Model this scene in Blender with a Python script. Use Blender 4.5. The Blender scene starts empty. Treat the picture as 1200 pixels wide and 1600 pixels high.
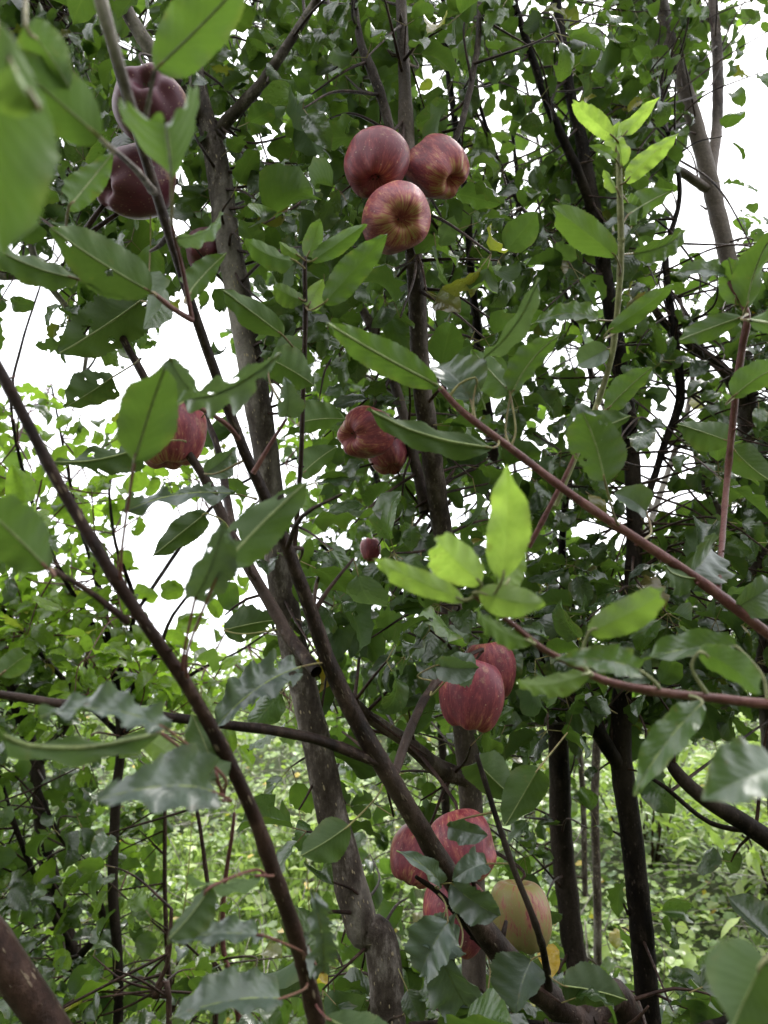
import bpy, math, random
import numpy as np
from mathutils import Vector

rng = np.random.default_rng(11)
random.seed(11)
D2R = math.radians
SC = bpy.context.scene
COL = SC.collection

# ------------------------------------------------------------------ camera
PITCH = D2R(15.0)
CAM = np.array([0.0, 0.0, 1.6])
cam_data = bpy.data.cameras.new("camera")
cam = bpy.data.objects.new("camera", cam_data)
COL.objects.link(cam)
cam.location = CAM
cam.rotation_euler = (math.pi / 2 + PITCH, 0, 0)
cam_data.sensor_fit = 'VERTICAL'
cam_data.sensor_height = 36.0
cam_data.lens = 26.0
cam_data.clip_start = 0.02
cam_data.clip_end = 500.0
cam_data.dof.use_dof = True
cam_data.dof.focus_distance = 1.02
cam_data.dof.aperture_fstop = 6.8
SC.camera = cam
FPX = 1600 * 26.0 / 36.0

# ------------------------------------------------------------------ sky, sun, exposure
SUN_EL, SUN_AZ = D2R(58), D2R(35)
world = bpy.data.worlds.new("World")
SC.world = world
world.use_nodes = True
wn = world.node_tree
for n in list(wn.nodes):
    wn.nodes.remove(n)
wo = wn.nodes.new('ShaderNodeOutputWorld')
bg = wn.nodes.new('ShaderNodeBackground')
sky = wn.nodes.new('ShaderNodeTexSky')
sky.sky_type = 'NISHITA'
sky.sun_disc = False
sky.sun_elevation = SUN_EL
sky.sun_rotation = SUN_AZ
sky.dust_density = 3.0
mixw = wn.nodes.new('ShaderNodeMixRGB')
mixw.inputs['Fac'].default_value = 0.86
wtc = wn.nodes.new('ShaderNodeTexCoord')
wnoise = wn.nodes.new('ShaderNodeTexNoise')
wnoise.inputs['Scale'].default_value = 2.2
wnoise.inputs['Detail'].default_value = 5
wramp = wn.nodes.new('ShaderNodeValToRGB')
wramp.color_ramp.elements[0].position = 0.3
wramp.color_ramp.elements[0].color = (9.0, 9.2, 9.7, 1)
wramp.color_ramp.elements[1].position = 0.7
wramp.color_ramp.elements[1].color = (13.0, 13.0, 13.2, 1)
wn.links.new(wtc.outputs['Generated'], wnoise.inputs['Vector'])
wn.links.new(wnoise.outputs['Fac'], wramp.inputs['Fac'])
wn.links.new(sky.outputs['Color'], mixw.inputs['Color1'])
wn.links.new(wramp.outputs['Color'], mixw.inputs['Color2'])
wn.links.new(mixw.outputs['Color'], bg.inputs['Color'])
bg.inputs['Strength'].default_value = 0.12
wn.links.new(bg.outputs['Background'], wo.inputs['Surface'])

sund = bpy.data.lights.new("sun", 'SUN')
sund.energy = 1.5
sund.angle = D2R(14)
sund.color = (1.0, 0.97, 0.92)
sun = bpy.data.objects.new("sun", sund)
COL.objects.link(sun)
sdir = Vector((math.cos(SUN_EL) * math.sin(SUN_AZ), math.cos(SUN_EL) * math.cos(SUN_AZ), math.sin(SUN_EL)))
sun.rotation_euler = sdir.to_track_quat('Z', 'Y').to_euler()
sun.location = (2, 2, 8)
SC.view_settings.view_transform = 'Standard'
SC.view_settings.look = 'None'
SC.view_settings.gamma = 1
SC.view_settings.exposure = 1.42
SC.cycles.max_bounces = 6
SC.cycles.transparent_max_bounces = 4

# ------------------------------------------------------------------ projection
FW = np.array([0, math.cos(PITCH), math.sin(PITCH)])
UP = np.array([0, -math.sin(PITCH), math.cos(PITCH)])
RT = np.array([1.0, 0, 0])


def ray(px, py):
    return FW + RT * ((px - 600) / FPX) + UP * ((800 - py) / FPX)


def PC(px, py, zc):                      # point at a depth along the lens axis
    return CAM + ray(px, py) * zc


def P(px, py, Y):                        # point at a horizontal distance Y
    r = ray(px, py)
    return CAM + r * (Y / r[1])


def proj(p):
    d = np.asarray(p) - CAM
    zc = d @ FW
    return 600 + FPX * (d @ RT) / zc, 800 - FPX * (d @ UP) / zc, zc


def unit(v):
    v = np.asarray(v, float)
    return v / (np.linalg.norm(v) + 1e-12)


# ------------------------------------------------------------------ materials
def new_mat(name):
    m = bpy.data.materials.new(name)
    m.use_nodes = True
    nt = m.node_tree
    for n in list(nt.nodes):
        nt.nodes.remove(n)
    return m, nt


class NT:
    def __init__(s, nt):
        s.nt = nt

    def n(s, t, **k):
        nd = s.nt.nodes.new(t)
        for a, b in k.items():
            setattr(nd, a, b)
        return nd

    def l(s, a, b):
        s.nt.links.new(a, b)

    def math(s, op, a, b=None, clamp=False):
        nd = s.nt.nodes.new('ShaderNodeMath')
        nd.operation = op
        nd.use_clamp = clamp
        for i, v in enumerate((a, b)):
            if v is None:
                continue
            if isinstance(v, (int, float)):
                nd.inputs[i].default_value = v
            else:
                s.l(v, nd.inputs[i])
        return nd.outputs[0]

    def mix(s, f, a, b, mode='MIX'):
        nd = s.nt.nodes.new('ShaderNodeMixRGB')
        nd.blend_type = mode
        for i, v in enumerate((f, a, b)):
            if isinstance(v, (int, float)):
                nd.inputs[i].default_value = v
            elif isinstance(v, tuple):
                nd.inputs[i].default_value = (*v, 1)
            else:
                s.l(v, nd.inputs[i])
        return nd.outputs[0]

    def ramp(s, f, stops):
        nd = s.nt.nodes.new('ShaderNodeValToRGB')
        e = nd.color_ramp.elements
        while len(e) < len(stops):
            e.new(0.5)
        for k, (p, c) in enumerate(stops):
            e[k].position = p
            e[k].color = (*c, 1) if isinstance(c, tuple) else (c, c, c, 1)
        s.l(f, nd.inputs[0])
        return nd.outputs[0]

    def noise(s, vec, scale, detail=3, rough=0.55):
        nd = s.nt.nodes.new('ShaderNodeTexNoise')
        nd.inputs['Scale'].default_value = scale
        nd.inputs['Detail'].default_value = detail
        nd.inputs['Roughness'].default_value = rough
        s.l(vec, nd.inputs['Vector'])
        return nd.outputs['Fac']

    def scale(s, vec, v):
        nd = s.nt.nodes.new('ShaderNodeMapping')
        nd.inputs['Scale'].default_value = v
        s.l(vec, nd.inputs['Vector'])
        return nd.outputs[0]


def leaf_material(name, old, mid, young, under, trans=0.3, rough=0.36, veins=True, spots=True, spec=0.5):
    m, nt = new_mat(name)
    q = NT(nt)
    out = q.n('ShaderNodeOutputMaterial')
    at = q.n('ShaderNodeAttribute', attribute_name='tint')
    sep = q.n('ShaderNodeSeparateColor')
    q.l(at.outputs['Color'], sep.inputs[0])
    age, val, dry = sep.outputs[0], sep.outputs[1], sep.outputs[2]
    col = q.ramp(age, [(0.0, old), (0.5, mid), (1.0, young)])
    tc = q.n('ShaderNodeTexCoord')
    big = q.noise(tc.outputs['Object'], 38, 3)
    mott = q.noise(tc.outputs['Object'], 75, 4, 0.65)
    col = q.mix(q.math('MULTIPLY', age, q.ramp(mott, [(0.42, 0.0), (0.62, 0.42)])), col, q.ramp(age, [(0.0, mid), (1.0, (mid[0] * 2.4, mid[1] * 2.0, mid[2] * 1.2))]))
    uvn = q.n('ShaderNodeUVMap')
    suv = q.n('ShaderNodeSeparateXYZ')
    q.l(uvn.outputs[0], suv.inputs[0])
    s_ = q.math('ABSOLUTE', q.math('SUBTRACT', q.math('MULTIPLY', suv.outputs[0], 2.0), 1.0))
    t_ = suv.outputs[1]
    vmul = q.math('ADD', q.math('MULTIPLY', val, 0.9), 0.55)
    vmul = q.math('MULTIPLY', vmul, q.math('ADD', q.math('MULTIPLY', big, 0.7), 0.65))
    height = None
    if veins:
        # lateral veins: a chevron pattern that leans towards the tip
        ph = q.math('SUBTRACT', q.math('MULTIPLY', t_, 9.0), q.math('MULTIPLY', q.math('POWER', s_, 0.8), 2.6))
        wob = q.noise(q.scale(uvn.outputs[0], (3, 5, 1)), 3, 1)
        ph = q.math('ADD', ph, q.math('MULTIPLY', wob, 0.8))
        fr = q.math('FRACT', ph)
        tri = q.math('ABSOLUTE', q.math('SUBTRACT', fr, 0.5))
        lat = q.ramp(tri, [(0.0, 1.0), (0.09, 0.25), (0.16, 0.0)])
        mid_ = q.ramp(s_, [(0.0, 1.0), (0.035, 0.9), (0.08, 0.0)])
        vein = q.math('MAXIMUM', q.math('MULTIPLY', lat, 0.55), mid_)
        net = q.n('ShaderNodeTexVoronoi', feature='DISTANCE_TO_EDGE')
        net.inputs['Scale'].default_value = 26
        q.l(q.scale(uvn.outputs[0], (0.6, 1, 1)), net.inputs['Vector'])
        netf = q.ramp(net.outputs['Distance'], [(0.0, 1.0), (0.12, 0.0)])
        lighter = q.mix(0.5, col, (0.20, 0.26, 0.09))
        col = q.mix(q.math('MULTIPLY', vein, 0.26), col, lighter)
        puff = q.ramp(tri, [(0.0, 0.0), (0.5, 1.0)])
        height = q.math('ADD', q.math('MULTIPLY', puff, 0.9), q.math('MULTIPLY', netf, -0.12))
        height = q.math('SUBTRACT', height, q.math('MULTIPLY', mid_, 0.6))
        bumpn = q.n('ShaderNodeBump')
        bumpn.inputs['Strength'].default_value = 0.2
        bumpn.inputs['Distance'].default_value = 0.0016
        q.l(height, bumpn.inputs['Height'])
    if spots:
        sp = q.noise(tc.outputs['Object'], 160, 3, 0.7)
        spm = q.ramp(sp, [(0.66, 0.0), (0.72, 1.0)])
        spm = q.math('MULTIPLY', spm, 0.5)
        col = q.mix(spm, col, (0.13, 0.10, 0.035))
        edge = q.math('MULTIPLY', q.ramp(s_, [(0.6, 0.0), (1.0, 1.0)]), q.ramp(big, [(0.5, 0.0), (0.65, 1.0)]))
        col = q.mix(q.math('MULTIPLY', edge, 0.35), col, (0.16, 0.11, 0.04))
    col = q.mix(q.math('MULTIPLY', at.outputs['Alpha'], q.math('ADD', q.math('MULTIPLY', big, 0.9), 0.25), clamp=True), col, (0.15, 0.185, 0.18))  # alpha paints a blue-grey sky sheen into the leaf colour
    rust = q.ramp(q.noise(tc.outputs['Object'], 60, 5, 0.75), [(0.63, 0.0), (0.67, 1.0)]) if spots else 0.0
    if spots:
        col = q.mix(q.math('MULTIPLY', rust, 0.55), col, (0.10, 0.065, 0.025))
    drymix = q.ramp(dry, [(0.2, 0.0), (0.8, 1.0)])
    col = q.mix(drymix, col, (0.55, 0.33, 0.03))
    col = q.mix(1.0, col, vmul, 'MULTIPLY')
    geo = q.n('ShaderNodeNewGeometry')
    ucol = q.mix(0.62, col, q.mix(1.0, under, vmul, 'MULTIPLY'))
    fcol = q.mix(geo.outputs['Backfacing'], col, ucol)
    pb = q.n('ShaderNodeBsdfPrincipled')
    q.l(fcol, pb.inputs['Base Color'])
    rn = q.math('ADD', q.math('MULTIPLY', big, 0.25), rough - 0.12)
    rn = q.math('ADD', rn, q.math('MULTIPLY', geo.outputs['Backfacing'], 0.25))
    q.l(rn, pb.inputs['Roughness'])
    q.l(q.math('MULTIPLY', q.math('SUBTRACT', 1.25, geo.outputs['Backfacing']), spec), pb.inputs['Specular IOR Level'])
    tr = q.n('ShaderNodeBsdfTranslucent')
    tcol = q.mix(1.0, q.mix(0.4, col, (0.17, 0.28, 0.05)), (1.4, 1.5, 0.85), 'MULTIPLY')
    q.l(tcol, tr.inputs['Color'])
    if height is not None:
        q.l(bumpn.outputs[0], pb.inputs['Normal'])
    mx = q.n('ShaderNodeMixShader')
    tf = q.math('ADD', q.math('MULTIPLY', age, 0.33), trans)
    q.l(tf, mx.inputs[0])
    q.l(pb.outputs[0], mx.inputs[1])
    q.l(tr.outputs[0], mx.inputs[2])
    q.l(mx.outputs[0], out.inputs['Surface'])
    return m


def bark_material(name, a, b, c, lent=(0.42, 0.34, 0.22), rough=0.7, lent_amt=1.0, spec=0.3, streak=0.5):
    m, nt = new_mat(name)
    q = NT(nt)
    out = q.n('ShaderNodeOutputMaterial')
    uv = q.n('ShaderNodeUVMap').outputs[0]
    tc = q.n('ShaderNodeTexCoord').outputs['Object']
    n1 = q.noise(q.scale(tc, (1, 1, 0.45)), 42, 8, 0.72)
    n2 = q.noise(tc, 140, 4, 0.7)
    n3 = q.noise(q.scale(tc, (1, 1, 0.2)), 9, 3)
    col = q.ramp(n1, [(0.33, a), (0.52, b), (0.68, c)])
    col = q.mix(q.math('MULTIPLY', q.ramp(n3, [(0.5, 0.0), (0.64, 1.0)]), streak), col, (c[0] * 1.5, c[1] * 1.55, c[2] * 1.55))
    col = q.mix(0.5, col, q.ramp(n2, [(0.35, 0.35), (0.65, 1.0)]), 'MULTIPLY')
    vo = q.n('ShaderNodeTexVoronoi')
    vo.inputs['Scale'].default_value = 1.0
    q.l(q.scale(uv, (10, 70, 1)), vo.inputs['Vector'])
    lsz = q.math('MULTIPLY', q.math('SUBTRACT', q.noise(tc, 60, 2), 0.42), 0.9, clamp=True)
    lm = q.math('MULTIPLY', q.ramp(q.math('SUBTRACT', vo.outputs['Distance'], lsz), [(0.0, 1.0), (0.1, 0.0)]), lent_amt)
    col = q.mix(lm, col, lent)
    h = q.math('ADD', q.math('MULTIPLY', n1, 0.6), q.math('MULTIPLY', n2, 0.35))
    h = q.math('ADD', h, q.math('MULTIPLY', lm, 0.35))
    bp = q.n('ShaderNodeBump')
    bp.inputs['Strength'].default_value = 0.8
    bp.inputs['Distance'].default_value = 0.006
    q.l(h, bp.inputs['Height'])
    pb = q.n('ShaderNodeBsdfPrincipled')
    q.l(col, pb.inputs['Base Color'])
    pb.inputs['Roughness'].default_value = rough
    pb.inputs['Specular IOR Level'].default_value = spec
    q.l(bp.outputs[0], pb.inputs['Normal'])
    q.l(pb.outputs[0], out.inputs['Surface'])
    return m


def apple_material():
    m, nt = new_mat('apple_skin')
    q = NT(nt)
    out = q.n('ShaderNodeOutputMaterial')
    tc = q.n('ShaderNodeTexCoord').outputs['Object']
    oi = q.n('ShaderNodeObjectInfo')
    sp = q.n('ShaderNodeSeparateColor')
    q.l(oi.outputs['Color'], sp.inputs[0])
    red, dark = sp.outputs[0], sp.outputs[1]
    uv = q.n('ShaderNodeUVMap').outputs[0]
    add = q.n('ShaderNodeVectorMath', operation='ADD')
    q.l(uv, add.inputs[0])
    q.l(oi.outputs['Random'], add.inputs[1])
    st = q.noise(q.scale(add.outputs[0], (34, 3.2, 1)), 1.0, 5, 0.75)
    st2 = q.noise(q.scale(add.outputs[0], (110, 9, 1)), 1.0, 3, 0.7)
    bl = q.noise(tc, 17, 4, 0.6)
    suv = q.n('ShaderNodeSeparateXYZ')
    q.l(uv, suv.inputs[0])
    low = q.ramp(suv.outputs[1], [(0.0, 0.17), (0.22, 0.06), (0.45, 0.0), (1.0, 0.0)])     # greener towards the calyx
    f = q.math('ADD', q.math('MULTIPLY', st, 1.5), q.math('MULTIPLY', st2, 0.8))
    f = q.math('ADD', f, q.math('MULTIPLY', bl, 1.2))
    f = q.math('ADD', f, q.math('SUBTRACT', red, 1.84))
    f = q.math('SUBTRACT', f, low)
    col = q.ramp(f, [(0.22, (0.33, 0.31, 0.09)), (0.42, (0.42, 0.20, 0.10)), (0.54, (0.33, 0.085, 0.072)), (0.72, (0.22, 0.030, 0.040)), (0.95, (0.12, 0.010, 0.022))])
    col = q.mix(dark, col, (0.045, 0.004, 0.016))
    vo = q.n('ShaderNodeTexVoronoi')
    vo.inputs['Scale'].default_value = 210
    q.l(tc, vo.inputs['Vector'])
    vo2 = q.n('ShaderNodeTexVoronoi')
    vo2.inputs['Scale'].default_value = 90
    q.l(tc, vo2.inputs['Vector'])
    dots = q.math('MAXIMUM', q.math('MULTIPLY', q.ramp(vo.outputs['Distance'], [(0.12, 1.0), (0.2, 0.0)]), 0.35),
                  q.ramp(vo2.outputs['Distance'], [(0.07, 1.0), (0.11, 0.0)]))
    col = q.mix(q.math('MULTIPLY', dots, 0.42), col, (0.55, 0.42, 0.28))
    scab = q.ramp(q.noise(tc, 33, 4, 0.7), [(0.60, 0.0), (0.68, 1.0)])
    col = q.mix(q.math('MULTIPLY', scab, 0.4), col, (0.40, 0.25, 0.14))
    bloom = q.noise(tc, 8, 4, 0.6)
    col = q.mix(q.math('MULTIPLY', q.ramp(bloom, [(0.4, 0.0), (0.75, 1.0)]), 0.17), col, (0.42, 0.24, 0.30))
    pb = q.n('ShaderNodeBsdfPrincipled')
    q.l(col, pb.inputs['Base Color'])
    q.l(q.math('ADD', q.math('MULTIPLY', bloom, 0.35), 0.26), pb.inputs['Roughness'])
    pb.inputs['Specular IOR Level'].default_value = 0.26
    pb.inputs['Subsurface Weight'].default_value = 0.04
    pb.inputs['Coat Weight'].default_value = 0.0
    pb.inputs['Coat Roughness'].default_value = 0.3
    pb.inputs['Subsurface Radius'].default_value = (0.01, 0.004, 0.002)
    bp = q.n('ShaderNodeBump')
    bp.inputs['Strength'].default_value = 0.35
    bp.inputs['Distance'].default_value = 0.0015
    hh = q.math('ADD', q.math('MULTIPLY', q.noise(tc, 70, 3, 0.6), 0.8), q.math('MULTIPLY', dots, 0.12))
    q.l(hh, bp.inputs['Height'])
    q.l(bp.outputs[0], pb.inputs['Normal'])
    q.l(pb.outputs[0], out.inputs['Surface'])
    return m


def soil_material(name, a, b, sc=6):
    m, nt = new_mat(name)
    q = NT(nt)
    out = q.n('ShaderNodeOutputMaterial')
    tc = q.n('ShaderNodeTexCoord').outputs['Object']
    n1 = q.noise(tc, sc, 8, 0.7)
    n2 = q.noise(tc, sc * 9, 5, 0.7)
    col = q.mix(n1, a, b)
    col = q.mix(0.6, col, q.ramp(n2, [(0.3, 0.3), (0.7, 1.0)]), 'MULTIPLY')
    pb = q.n('ShaderNodeBsdfPrincipled')
    q.l(col, pb.inputs['Base Color'])
    pb.inputs['Roughness'].default_value = 0.95
    bp = q.n('ShaderNodeBump')
    bp.inputs['Distance'].default_value = 0.03
    q.l(n2, bp.inputs['Height'])
    q.l(bp.outputs[0], pb.inputs['Normal'])
    q.l(pb.outputs[0], out.inputs['Surface'])
    return m


M_LEAF = leaf_material('apple_leaf', (0.018, 0.034, 0.017), (0.034, 0.070, 0.014), (0.21, 0.32, 0.035), (0.065, 0.105, 0.042), trans=0.24, rough=0.28, spec=0.7)
M_NEAR = leaf_material('near_apple_leaf', (0.022, 0.038, 0.022), (0.040, 0.078, 0.018), (0.29, 0.38, 0.10), (0.085, 0.120, 0.056), trans=0.15, rough=0.36, spec=0.7)
M_COVER = leaf_material('cover_leaf', (0.09, 0.15, 0.06), (0.19, 0.27, 0.09), (0.34, 0.41, 0.15), (0.22, 0.29, 0.12), trans=0.16, rough=0.36, veins=False, spots=False)
M_GREY = bark_material('bark_grey_brown', (0.026, 0.018, 0.014), (0.080, 0.062, 0.052), (0.26, 0.225, 0.205), lent_amt=0.7, rough=0.6, spec=0.12, streak=0.9)
M_DBROWN = bark_material('bark_dark_brown', (0.008, 0.005, 0.004), (0.024, 0.013, 0.010), (0.085, 0.055, 0.044), lent=(0.18, 0.14, 0.10), rough=0.5, lent_amt=0.5, streak=0.4, spec=0.15)
M_MIDB = bark_material('bark_mid_brown', (0.016, 0.010, 0.008), (0.052, 0.035, 0.028), (0.16, 0.125, 0.11), lent=(0.25, 0.20, 0.15), rough=0.55, lent_amt=0.5, streak=0.6, spec=0.15)
M_DARK = bark_material('bark_dark', (0.004, 0.003, 0.003), (0.011, 0.008, 0.006), (0.045, 0.033, 0.027), lent=(0.10, 0.075, 0.06), lent_amt=0.4, rough=0.65, spec=0.06)
M_BROWN = bark_material('bark_young_brown', (0.012, 0.006, 0.005), (0.034, 0.016, 0.012), (0.095, 0.055, 0.042), lent=(0.26, 0.20, 0.14), rough=0.5, lent_amt=0.6, streak=0.25, spec=0.15)
M_RED = bark_material('bark_red_twig', (0.07, 0.022, 0.022), (0.13, 0.042, 0.038), (0.20, 0.09, 0.07), lent=(0.35, 0.25, 0.18), rough=0.5, lent_amt=0.4, streak=0.2)
M_GREENTWIG = bark_material('bark_green_shoot', (0.16, 0.15, 0.07), (0.26, 0.26, 0.12), (0.40, 0.40, 0.24), lent=(0.4, 0.35, 0.25), rough=0.7, lent_amt=0.2)
M_PET = bark_material('petiole', (0.15, 0.08, 0.05), (0.20, 0.16, 0.06), (0.26, 0.25, 0.09), lent_amt=0.0, rough=0.5)
M_PETRED = bark_material('petiole_red', (0.13, 0.035, 0.04), (0.19, 0.075, 0.06), (0.22, 0.15, 0.08), lent_amt=0.0, rough=0.5)
M_RIB = bark_material('leaf_rib', (0.14, 0.18, 0.06), (0.20, 0.25, 0.09), (0.26, 0.30, 0.12), lent_amt=0.0, rough=0.5)
M_APPLE = apple_material()
M_CALYX = bark_material('dried_calyx', (0.02, 0.014, 0.01), (0.05, 0.035, 0.022), (0.10, 0.08, 0.05), lent_amt=0.0)
M_SOIL = soil_material('hillside_soil', (0.05, 0.065, 0.026), (0.11, 0.14, 0.05))
M_STICK = bark_material('dry_stick', (0.12, 0.10, 0.085), (0.24, 0.21, 0.18), (0.42, 0.39, 0.35), lent_amt=0.1)


# ------------------------------------------------------------------ mesh assembly
class MB:
    def __init__(s):
        s.v, s.f, s.uv, s.t, s.m = [], [], [], [], []
        s.n = 0

    def add(s, v, f, uv=None, tint=None, mat=0, grey=0.0):
        """v (n,3); f (k,4) quads; uv per vertex (n,2); tint (3,)"""
        v = np.asarray(v, np.float32)
        f = np.asarray(f, np.int32)
        s.v.append(v)
        s.f.append(f + s.n)
        s.uv.append(np.zeros((len(v), 2), np.float32) if uv is None else np.asarray(uv, np.float32))
        tt = np.zeros((len(v), 4), np.float32)
        tt[:, 3] = grey
        if tint is not None:
            tt[:, :3] = tint
        s.t.append(tt)
        s.m.append(np.full(len(f), mat, np.int32))
        s.n += len(v)

    def build(s, name, mats, parent=None, origin=(0, 0, 0)):
        if not isinstance(mats, (list, tuple)):
            mats = [mats]
        me = bpy.data.meshes.new(name)
        V = np.concatenate(s.v) - np.asarray(origin, np.float32)
        F = np.concatenate(s.f)
        k = F.shape[1]
        me.vertices.add(len(V))
        me.vertices.foreach_set('co', V.ravel())
        me.loops.add(F.size)
        me.loops.foreach_set('vertex_index', F.ravel())
        me.polygons.add(len(F))
        me.polygons.foreach_set('loop_start', np.arange(0, F.size, k, dtype=np.int32))
        me.polygons.foreach_set('material_index', np.concatenate(s.m))
        me.polygons.foreach_set('use_smooth', np.ones(len(F), bool))
        uvl = me.uv_layers.new(name='UVMap')
        UV = np.concatenate(s.uv)
        uvl.data.foreach_set('uv', UV[F.ravel()].ravel())
        a = me.attributes.new('tint', 'FLOAT_COLOR', 'POINT')
        a.data.foreach_set('color', np.concatenate(s.t).ravel())
        for m in mats:
            me.materials.append(m)
        me.update(calc_edges=True)
        o = bpy.data.objects.new(name, me)
        COL.objects.link(o)
        o.location = origin
        if parent is not None:
            o.parent = parent
            o.matrix_parent_inverse = parent.matrix_basis.inverted()
        return o


def tag(o, label=None, cat=None, group=None, kind=None):
    if label: o['label'] = label
    if cat: o['category'] = cat
    if group: o['group'] = group
    if kind: o['kind'] = kind
    return o


def empty(name, loc):
    o = bpy.data.objects.new(name, None)
    COL.objects.link(o)
    o.location = loc
    o.empty_display_size = 0.05
    return o


def catmull(pts, step):
    pts = np.asarray(pts, float)
    if len(pts) == 2:
        n = max(2, int(np.linalg.norm(pts[1, :3] - pts[0, :3]) / step) + 1)
        return pts[0] + (pts[1] - pts[0]) * np.linspace(0, 1, n)[:, None]
    P_ = np.vstack([2 * pts[0] - pts[1], pts, 2 * pts[-1] - pts[-2]])
    out = []
    for i in range(1, len(P_) - 2):
        p0, p1, p2, p3 = P_[i - 1:i + 3]
        n = max(2, int(np.linalg.norm(p2[:3] - p1[:3]) / step))
        t = np.linspace(0, 1, n, endpoint=False)[:, None]
        out.append(0.5 * ((2 * p1) + (-p0 + p2) * t + (2 * p0 - 5 * p1 + 4 * p2 - p3) * t ** 2 + (-p0 + 3 * p1 - 3 * p2 + p3) * t ** 3))
    out.append(pts[-1][None])
    return np.vstack(out)


def tube(mb, path, sides=10, mat=0, knots=0.0, cap=True, wob=0.0, tint=None):
    """path (n,4): xyz + radius; returns nothing"""
    path = np.asarray(path, float)
    c, r = path[:, :3], path[:, 3].copy()
    n = len(c)
    if wob:
        c = c + np.cumsum(rng.normal(0, wob, c.shape), 0) * np.minimum(1, np.arange(n)[:, None][::-1] / n * 4) * 0.3
    tan = np.gradient(c, axis=0)
    tan /= np.linalg.norm(tan, axis=1)[:, None] + 1e-12
    ref = np.array([0.31, -0.9, 0.2])
    if abs(unit(tan[0]) @ unit(ref)) > 0.9:
        ref = np.array([1.0, 0, 0])
    L = np.concatenate([[0], np.cumsum(np.linalg.norm(np.diff(c, axis=0), axis=1))])
    if knots:
        ph = rng.uniform(0, 1)
        for k in range(int(L[-1] / 0.05) + 1):
            x0 = (k + rng.uniform(0, 0.8)) * 0.05
            r = r * (1 + knots * rng.uniform(0.2, 1) * np.exp(-((L - x0) / (0.006 + 0.35 * r.mean())) ** 2))
    ang = np.linspace(0, 2 * math.pi, sides, endpoint=False)
    V = np.zeros((n, sides + 1, 3))
    UV = np.zeros((n, sides + 1, 2))
    a_ = np.append(ang, ang[0])
    lump = 1 + (knots * 0.35) * np.cos(a_ * 2 + rng.uniform(0, 6)) if knots else np.ones(sides + 1)
    u = unit(np.cross(tan[0], ref))
    for i in range(n):
        u = unit(u - tan[i] * (u @ tan[i]))
        w = np.cross(tan[i], u)
        rr = r[i] * lump
        if knots and sides > 6:
            rr = rr * (1 + knots * 0.22 * np.cos(3 * a_ + L[i] * 37) * np.sin(L[i] * 61))
        V[i] = c[i] + (np.cos(a_)[:, None] * u + np.sin(a_)[:, None] * w) * rr[:, None]
        UV[i, :, 0] = np.linspace(0, 1, sides + 1) * max(1, round(r.mean() * 2 * math.pi / 0.06))
        UV[i, :, 1] = L[i]
    idx = np.arange(n * (sides + 1)).reshape(n, sides + 1)
    q = np.stack([idx[:-1, :-1], idx[:-1, 1:], idx[1:, 1:], idx[1:, :-1]], -1).reshape(-1, 4)
    V = V.reshape(-1, 3)
    UV = UV.reshape(-1, 2)
    if cap:
        e = [V, (c[-1] + tan[-1] * r[-1] * 0.7)[None]]
        V = np.vstack(e)
        UV = np.vstack([UV, UV[-1:]])
        k = len(V) - 1
        last = idx[-1]
        tri = [[last[j], last[(j + 1)], last[(j + 2)] if j + 2 < sides + 1 else last[j + 1], k] for j in range(0, sides, 2)]
        tri = [[a, b, b2, k] for a, b, b2, k in tri if len({a, b, b2, k}) == 4]
        if tri:
            q = np.vstack([q, tri])
    mb.add(V, q, UV, tint, mat)


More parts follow.
